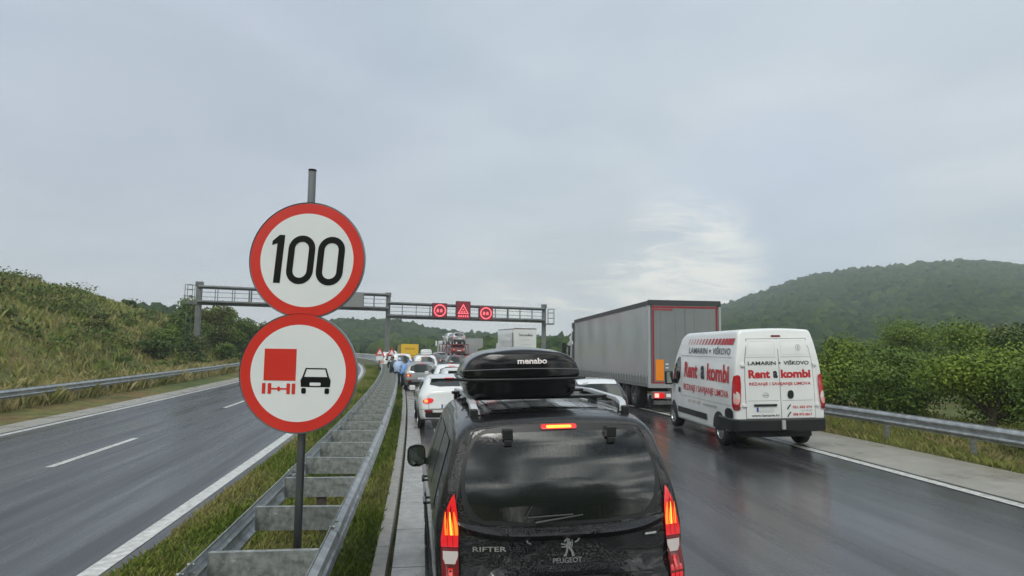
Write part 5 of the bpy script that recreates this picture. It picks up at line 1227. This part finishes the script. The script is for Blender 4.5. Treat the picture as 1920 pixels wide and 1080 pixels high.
t2 = cc(e2, 'white car riding on the upper deck at the front of the transporter', p_white, 0, 0, 0, p_white); on(t2, tr, 0, 4.5, 2.47)
t3 = cc(c1, 'dark red car riding on the lower deck of the transporter', p_red, 0, 0, 0, p_white); on(t3, tr, 0, .3, .95)

# ---------------------------------------------------------------- people beside the queue
def person(name, label, X, Y, yaw, joints, rad, coatm, legm, hood=True):
    root = empty(name); tag(root, label, 'person', 'people standing by the median')
    J = joints; names = list(J); idx = {n: i for i, n in enumerate(names)}
    E_ = [('pelvis', 'belly'), ('belly', 'chest'), ('chest', 'neck'), ('neck', 'head'), ('head', 'crown'), ('chest', 'sh_l'), ('sh_l', 'el_l'), ('el_l', 'ha_l'), ('chest', 'sh_r'), ('sh_r', 'el_r'), ('el_r', 'ha_r'),
          ('pelvis', 'hip_l'), ('hip_l', 'kn_l'), ('kn_l', 'an_l'), ('an_l', 'toe_l'), ('pelvis', 'hip_r'), ('hip_r', 'kn_r'), ('kn_r', 'an_r'), ('an_r', 'toe_r')]
    me = bpy.data.meshes.new('body'); me.from_pydata([J[n] for n in names], [(idx[a], idx[b_]) for a, b_ in E_], []); o = link('body', me, None, root)
    md = o.modifiers.new('skin', 'SKIN'); 
    for n in names: me.skin_vertices[0].data[idx[n]].radius = (rad[n], rad[n])
    me.skin_vertices[0].data[idx['pelvis']].use_root = True
    o.modifiers.new('sub', 'SUBSURF').levels = 1; o.modifiers['sub'].render_levels = 2
    dg = bpy.context.evaluated_depsgraph_get(); m2 = bpy.data.meshes.new_from_object(o.evaluated_get(dg)); o.modifiers.clear(); o.data = m2
    skin = mat('skin', (.42, .25, .18), .6)
    for m in (coatm, legm, skin, seam): m2.materials.append(m)
    zh = J['head'][2]; zp = J['pelvis'][2]-.12
    for p in m2.polygons:
        c = p.center; p.use_smooth = True
        hand = min((Vector(J['ha_l'])-c).length, (Vector(J['ha_r'])-c).length) < .09; face = (Vector(J['head'])-c).length < .16
        p.material_index = 2 if (hand or face) else (3 if c.z < .12 else (1 if c.z < zp else 0))
    h = MB(); hc = Vector(J['head']); n = 12         # hood or hair as a cap shell
    V_ = []
    for i in range(7):
        a = math.pi*.62*i/6
        for j in range(n): t = 2*math.pi*j/n; V_.append((hc.x+.115*math.sin(a)*math.cos(t), hc.y-.02+.13*math.sin(a)*math.sin(t), hc.z+.03+.13*math.cos(a)))
    h.add(V_, [(i*n+j, i*n+(j+1) % n, (i+1)*n+(j+1) % n, (i+1)*n+j) for i in range(6) for j in range(n)]); h.build('hood' if hood else 'hair', coatm if hood else mat('hair', (.03, .02, .015), .7), root, True)
    place(root, X, Y, yaw); return root
RAD = dict(pelvis=.17, belly=.165, chest=.19, neck=.07, head=.095, crown=.07, sh_l=.09, el_l=.06, ha_l=.04, sh_r=.09, el_r=.06, ha_r=.04, hip_l=.10, kn_l=.07, an_l=.05, toe_l=.04, hip_r=.10, kn_r=.07, an_r=.05, toe_r=.04)
def stand(bend=0.):
    f = lambda x, y, z: (x, y+bend*max(0, z-.9)*1.0, z-bend*max(0, z-.9)*.45)
    D = dict(pelvis=(0, 0, .95), belly=(0, .0, 1.12), chest=(0, .0, 1.34), neck=(0, .0, 1.50), head=(0, .02, 1.62), crown=(0, .02, 1.70), sh_l=(-.2, 0, 1.41), el_l=(-.27, .05, 1.14), ha_l=(-.2, .24, .98), sh_r=(.2, 0, 1.41), el_r=(.28, .03, 1.14), ha_r=(.24, .2, .95),
             hip_l=(-.1, 0, .88), kn_l=(-.12, .03, .48), an_l=(-.13, -.02, .08), toe_l=(-.14, .14, .05), hip_r=(.1, 0, .88), kn_r=(.12, .05, .48), an_r=(.13, .02, .08), toe_r=(.14, .18, .05))
    return {k: f(*v) for k, v in D.items()}
blue1 = mat('raincoat_blue', (.16, .32, .68), .45, bump=(14, .5, .02)); blue2 = mat('raincoat_pale', (.36, .48, .70), .45, bump=(14, .5, .02)); navy = mat('navy_trousers', (.02, .025, .045), .7)
R2 = dict(RAD); R2.update(pelvis=.24, belly=.23, chest=.23, sh_l=.12, sh_r=.12, el_l=.09, el_r=.09)
person('person', 'person in a bright blue rain cape bending forward beside the silver car', -1.28, 37.0, -35, stand(.75), R2, blue1, navy)
person('person', 'person in a pale blue raincoat standing behind the one in bright blue', -1.75, 39.6, -20, stand(.4), R2, blue2, navy)
person('person', 'person in a dark coat farthest along the median, next to the pale blue coat', -2.1, 41.0, 10, stand(.1), RAD, p_dark, navy)

# ---------------------------------------------------------------- vegetation
def leaf_mat(name, col, col2, scale=.8):
    return mat(name, col, .65, var=(scale, 2.0, col2), spec=.3)
lf1 = leaf_mat('leaf_bright', (.085, .145, .015), (.17, .235, .026)); lf2 = leaf_mat('leaf_dark', (.032, .062, .014), (.07, .11, .022)); lf3 = leaf_mat('leaf_mid', (.06, .11, .016), (.125, .18, .028)); lf4 = leaf_mat('leaf_olive', (.08, .10, .025), (.15, .16, .04))
bark = mat('bark', (.06, .045, .035), .9, bump=(12, .6, .02))
def crown_mesh(n, lobes, leaf):
    """leaf cards spread through overlapping lobes: returns verts, faces"""
    lb = np.array(lobes); pick = rng.integers(0, len(lb), n); d = rng.normal(size=(n, 3)); d /= np.linalg.norm(d, axis=1)[:, None]
    rr = (rng.random(n)**.45)*(1+.16*np.sin(d[:, 0]*7+pick)*np.sin(d[:, 2]*6)); c = lb[pick, :3]+d*lb[pick, 3:6]*rr[:, None]
    a = rng.normal(size=(n, 3)); a /= np.linalg.norm(a, axis=1)[:, None]; nn = d+rng.normal(size=(n, 3))*.7; b = np.cross(nn, a); b /= np.linalg.norm(b, axis=1)[:, None]+1e-6
    s = leaf*(.6+.8*rng.random(n))[:, None]; a = np.cross(b, nn/np.linalg.norm(nn, axis=1)[:, None])
    V_ = np.stack([c-a*s-b*s*.3, c+b*s*.6-a*s*.1, c+a*s+b*s*.2, c-b*s*.6+a*s*.1], 1).reshape(-1, 3); F_ = np.arange(n*4).reshape(n, 4); return V_, F_
def tree(name, X, Y, z, h, w, m, n, leaf, label, cat='tree', group=None, low=.15, lobes_n=7):
    o = empty(name, (X, Y, z)); tag(o, label, cat, group)
    t = MB(); lean = random.uniform(-.08, .08)*h; t.path([(0, 0, -.4), (lean*.3, 0, h*.3), (lean, 0, h*.62)], [h*.035+.02, h*.026+.015, .02], 7)
    L_ = []
    for i in range(lobes_n):
        a = random.uniform(0, 6.28); q = random.uniform(.0, .62)*w/2; zz = h*random.uniform(low+.18, .84); s_ = random.uniform(.42, .62)
        k = 1-max(0, zz/h-.55)*.9; L_.append((lean+q*math.cos(a)*k, q*math.sin(a)*k, zz, w*.5*s_*k, w*.5*s_*k, h*.20*random.uniform(.7, 1.2)))
        t.path([(lean*.5, 0, h*.3), (L_[-1][0]*.6, L_[-1][1]*.6, lerp(h*.35, zz, .6)), (L_[-1][0], L_[-1][1], zz)], [h*.015+.008, h*.01+.005, .006], 5)
    t.build('trunk', bark, o); V_, F_ = crown_mesh(n, L_, leaf); cr = npmesh('crown', V_, F_, m, o); cr.data.materials.append(random.choice([q for q in (lf1, lf2, lf3, lf4) if q != m]))
    cl = (np.sin(V_[::4, 0]*2.1+3)*np.sin(V_[::4, 2]*2.7)+rng.normal(0, .5, len(F_))) > .75; cr.data.polygons.foreach_set('material_index', cl.astype(np.int32)); return o
# dense shrubs behind the right guardrail
LM = [lf1, lf3, lf2, lf4]
desc = ['bright green', 'mid green', 'dark green', 'olive green']
posn = ['nearest the camera', 'second along the guardrail', 'third along the guardrail', 'fourth along the guardrail', 'fifth along the guardrail', 'sixth along the guardrail', 'seventh along the guardrail', 'eighth along the guardrail', 'ninth along the guardrail', 'tenth along the guardrail']
for i, (u, y, h, w) in enumerate([(15.0, 9.5, 2.6, 3.4), (14.6, 12.5, 2.4, 3.2), (15.2, 15.6, 2.5, 3.6), (14.9, 18.6, 2.4, 3.4), (15.5, 21.8, 2.6, 3.6), (16, 25.3, 2.5, 3.6), (17, 29.5, 2.6, 3.8), (17.8, 34, 2.6, 4), (18.6, 39, 3.0, 4), (19, 45, 3.2, 4.5)]):
    p = P(u, y); z = ground_h(u, y); k = i % 2 if i < 7 else i % 4
    tree('shrub', p.x-1.0, p.y, z-.55, h*.96+.5, w*1.12, LM[k], 13000, .036+.0016*y/3, '%s bush behind the right guardrail, %s' % (desc[k], posn[i]), 'bush', 'bushes behind the right guardrail', low=-.12, lobes_n=11)
back = ['left of the van roof', 'right behind the van', 'just past the van', 'behind the guardrail bushes', 'at the right edge of the scrub', 'deep in the scrub']
for i, (u, y, h, w) in enumerate([(21, 17, 3.0, 5), (22, 23, 3.2, 5), (25, 29, 3.3, 6), (28, 36, 3.6, 6), (24, 12, 3.0, 5), (33, 45, 4.2, 7)]):
    p = P(u, y); z = ground_h(u, y); tree('shrub', p.x, p.y, z, h, w, LM[(i+1) % 3], 9000, .062, '%s tall bush in the second row, %s' % (desc[(i+1) % 3], back[i]), 'bush', 'bushes behind the right guardrail', low=-.1, lobes_n=11)
# trees on the left bank
LT = [(-22.4, 66, 4.4, 4.6, 1), (-21.8, 69.5, 4.8, 4.6, 3), (-21.6, 73, 5.0, 5.4, 0), (-19.6, 75, 4.7, 5.0, 1), (-17.9, 80, 4.6, 4.8, 2), (-22.6, 84, 4.6, 5.0, 2), (-20.3, 88, 5.0, 5.4, 3), (-18.5, 97, 4.8, 5, 1), (-17.4, 88, 4.2, 4.6, 2), (-19.4, 58, 2.2, 3.4, 2), (-20.6, 62, 2.0, 3.4, 2), (-18.8, 66, 2.2, 3.6, 1), (-17.8, 71, 2.1, 3.2, 2), (-19.0, 50, 1.7, 3.0, 2), (-20.2, 54, 2.2, 3.6, 1), (-30, 72, 1.3, 1.8, 2), (-35, 82, 1.5, 1.8, 2), (-41, 90, 1.7, 2.0, 2), (-22, 48, 1.6, 2.6, 3), (-30, 48, 2.2, 3.2, 2), (-27, 40, 2.4, 3.2, 1), (-36, 52, 3.2, 4.0, 3), (-33, 42, 2.8, 3.6, 2)]
words_ = ['beside the gantry post', 'right of the gantry post', 'with the tallest crown on the bank', 'with a rounded crown near the round signs', 'just left of the round signs', 'on the crest behind the bank trees', 'half hidden behind the tallest bank tree', 'farthest along the bank', 'low between the bank trees', 'at the foot of the bank left of the gantry post', 'at the foot of the gantry post', 'at the road side below the tallest tree', 'at the road side near the round signs', 'alone on the dry slope', 'halfway up the dry slope', 'near the slope crest', 'on the slope crest', 'highest on the left crest', 'smallest on the dry slope', 'nearer the road on the left slope', 'nearest on the left bank', 'broad and loose on the left slope', 'at the far left of the slope']
for i, (X, Y, h, w, k) in enumerate(LT):
    u = u_of(X, Y); z = ground_h(u, Y)-.1
    big = h > 4
    tree('broadleaf_tree' if big else 'shrub', X, Y, z, h, w, LM[k if k != 0 else 0], 6500 if big else 3000, .115 if big else .085, '%s %s %s' % (desc[k].split()[-2]+' green' if 'green' in desc[k] else desc[k], 'tree' if big else 'shrub', words_[i]), 'tree' if big else 'bush', 'trees and shrubs on the left bank', low=.0 if big else -.1, lobes_n=10)

L_ = []
for _ in range(240):
    y = 34+80*random.random(); u = -15.5-38*random.random()**1.3; p = P(u, y); r_ = random.uniform(.35, 1.15)
    if ((u+26)**2+(y-60)**2)**.5 < 3: continue
    L_.append((p.x, p.y, ground_h(u, y)+r_*.35, r_*1.3, r_*1.3, r_*.8))
V_, F_ = crown_mesh(42000, L_, .10); o = npmesh('slope_scrub', V_, F_, lf3); o.data.materials.append(lf4); o.data.materials.append(lf2)
o.data.polygons.foreach_set('material_index', rng.choice([0, 1, 2], len(F_), p=[.4, .4, .2]).astype(np.int32)); tag(o, 'low scrub and weeds dotted over the grassy slope on the left', 'scrub', None, 'stuff')
blades('slope_grass', 45000, lambda r, y: -15.-34*r, 30, 120, .15, .5, .014, [gm[3], gdry[2], gdry[0], gm[2]], zf=lambda u, y: ground_h(u, y), label='rough olive and straw grass over the slope on the left')
# ---------------------------------------------------------------- hills and their woods
def hill_mat(name, a, b_):
    return mat(name, a, .95, var=(.03, 1.8, b_), spec=.1, bump=(.3, 1, 1.5))
wood1 = mat('wood_crowns', (.034, .062, .026), .9, var=(.5, 2.0, (.060, .098, .036)), spec=.1, bump=(2.2, 1., .8))
wood2 = mat('wood_crowns_light', (.048, .082, .026), .9, var=(.6, 2.0, (.085, .125, .034)), spec=.1, bump=(2.4, 1., .6))
wood3 = mat('wood_crowns_dark', (.022, .046, .018), .9, spec=.15, bump=(1.2, 1., .6))
ico = bmesh.new(); bmesh.ops.create_icosphere(ico, subdivisions=2, radius=1); IV = np.array([v.co[:] for v in ico.verts]); IF = np.array([[v.index for v in f.verts] for f in ico.faces]); ico.free()
def wood(name, pts, m, label, s0, s1):
    n = len(pts); k = len(IV); sc = s0+(s1-s0)*rng.random(n); V_ = np.zeros((n, k, 3))
    for i, (x, y, z) in enumerate(pts):
        ph = rng.random(3)*6.28; d = IV; disp = 1+.24*np.sin(d[:, 0]*5+ph[0])*np.sin(d[:, 1]*5+ph[1])+.16*np.sin(d[:, 2]*7+ph[2])+.15*rng.normal(size=k)
        V_[i] = d*disp[:, None]*np.array([sc[i], sc[i], sc[i]*.95])+np.array([x, y, z+sc[i]*.35])
    F_ = (IF[None]+(np.arange(n)*k)[:, None, None]).reshape(-1, 3); o = npmesh(name, V_.reshape(-1, 3), F_, m, None, True)
    for q in (wood3, wood2 if m is wood1 else wood1): o.data.materials.append(q)
    o.data.polygons.foreach_set('material_index', np.repeat(rng.choice([0, 1, 2], n, p=[.66, .22, .12]), len(IF)).astype(np.int32)); tag(o, label, 'wood', None, 'stuff'); return o
def hill(name, az0, az1, d0, d1, elev, foot, m, na=70, nd=26, woodspec=None, base=-1., falloff=1.3):
    """ridge that rises between distances d0 and d1; elev(az)=slope of its skyline seen from the road"""
    def h(az, t):
        e = elev(az); H = 2.4+e*lerp(d0, d1, 1); s_ = t**falloff
        q = base+(H-base)*(s_*(1.12-.12*s_)) + (H*.05)*noise.noise(Vector((az*9, t*4, foot)))*math.sin(math.pi*min(t, 1))
        return q if t <= 1 else base+(H-base)*(1-((t-1)*1.5)**2)
    V_ = []; F_ = []
    for i in range(na):
        a = lerp(az0, az1, i/(na-1))
        for j in range(nd):
            t = j/(nd-1)*1.25; d = lerp(d0, d1, t); V_.append((math.sin(a)*d, math.cos(a)*d, h(a, t)))
    F_ = [(i*nd+j, (i+1)*nd+j, (i+1)*nd+j+1, i*nd+j+1) for i in range(na-1) for j in range(nd-1)]
    o = mesh(name, V_, F_, m, None, True); tag(o, kind='structure')
    if woodspec:
        n, m2, label, s0, s1 = woodspec; pts = []
        for _ in range(n):
            a = random.uniform(az0, az1); t = random.random()**.8*1.04; d = lerp(d0, d1, t); pts.append((math.sin(a)*d, math.cos(a)*d, h(a, t)))
        wood('wood', pts, m2, label, s0, s1)
    return o
def az(px): return math.atan((px-805)/1250)
def tabl(tab): 
    T_ = [(az(x), (y_h-y)/1250*math.cos(az(x))) for x, y, y_h in tab]; return lambda a: interp(T_, a)
hm = hill_mat('hill_ground', (.035, .05, .022), (.06, .075, .03))
hill('hills', az(1010), az(2300), 150, 620, tabl([(1010, 655, 650), (1100, 642, 651), (1250, 612, 653), (1355, 586, 654.7), (1450, 556, 656), (1560, 520, 657.6), (1650, 505, 659), (1760, 495, 660.5), (1900, 482, 662.5), (2100, 495, 665), (2300, 520, 668)]), 2, hm, woodspec=(10500, wood1, 'dense green wood covering the big hill on the right', 2.3, 4.4))
hill('hills', az(560), az(1120), 190, 330, tabl([(560, 622, 644), (640, 614, 645), (700, 613, 645.5), (745, 614, 646), (780, 622, 646.6), (810, 627, 647), (850, 635, 647.7), (930, 641, 648.7), (1010, 643, 650), (1120, 648, 651)]), 3, hm, woodspec=(2600, wood1, 'far dark green wood on the low ridge beyond the gantry', 1.5, 3.2), falloff=1.6)
hill('hills', R(150), R(212), 120, 420, lambda a: .21+.05*math.sin(a*7)+.03*math.sin(a*17), 5, hm, na=40, woodspec=(900, wood1, 'dark wood on the ridge behind the camera', 5, 8))
# band of mixed scrub along the bend and right verge, reads as one mass
pts = []
for _ in range(520):
    y = random.uniform(95, 190); u = random.uniform(17, 60); q = P(u, y); pts.append((q.x, q.y, ground_h(u, y)-.3))
wood('scrub', pts, wood2, 'low green scrub filling the ground beyond the parked lorries', 1.2, 2.6)
pts = []
for _ in range(1500):
    y = random.uniform(14, 120); u = random.uniform(30, 95); q = P(u, y); pts.append((q.x, q.y, ground_h(u, y)-.4))
wood('scrub', pts, wood2, 'low bright green scrub on the flat below the wooded hill', .9, 1.9)
pts = []
for _ in range(380):
    y = random.uniform(120, 200); u = random.uniform(-60, -16); q = P(u, y); pts.append((q.x, q.y, ground_h(u, y)-.3))
wood('scrub', pts, wood1, 'dark green scrub on the inside of the far left bend', 1.2, 2.4)

# ---------------------------------------------------------------- rain haze
hz_m = bpy.data.materials.new('rain_haze'); hz_m.use_nodes = True; nt = hz_m.node_tree; nt.nodes.clear()
ou = nt.nodes.new('ShaderNodeOutputMaterial'); vp = nt.nodes.new('ShaderNodeVolumePrincipled'); vp.inputs['Density'].default_value = .00085; vp.inputs['Color'].default_value = (.86, .93, .97, 1); vp.inputs['Anisotropy'].default_value = .2
nt.links.new(vp.outputs[0], ou.inputs['Volume'])
hb = MB().box(-720, 720, -460, 790, -6, 128).build('haze', hz_m); tag(hb, 'thin even rain haze in the air over the whole scene', 'haze', kind='stuff')
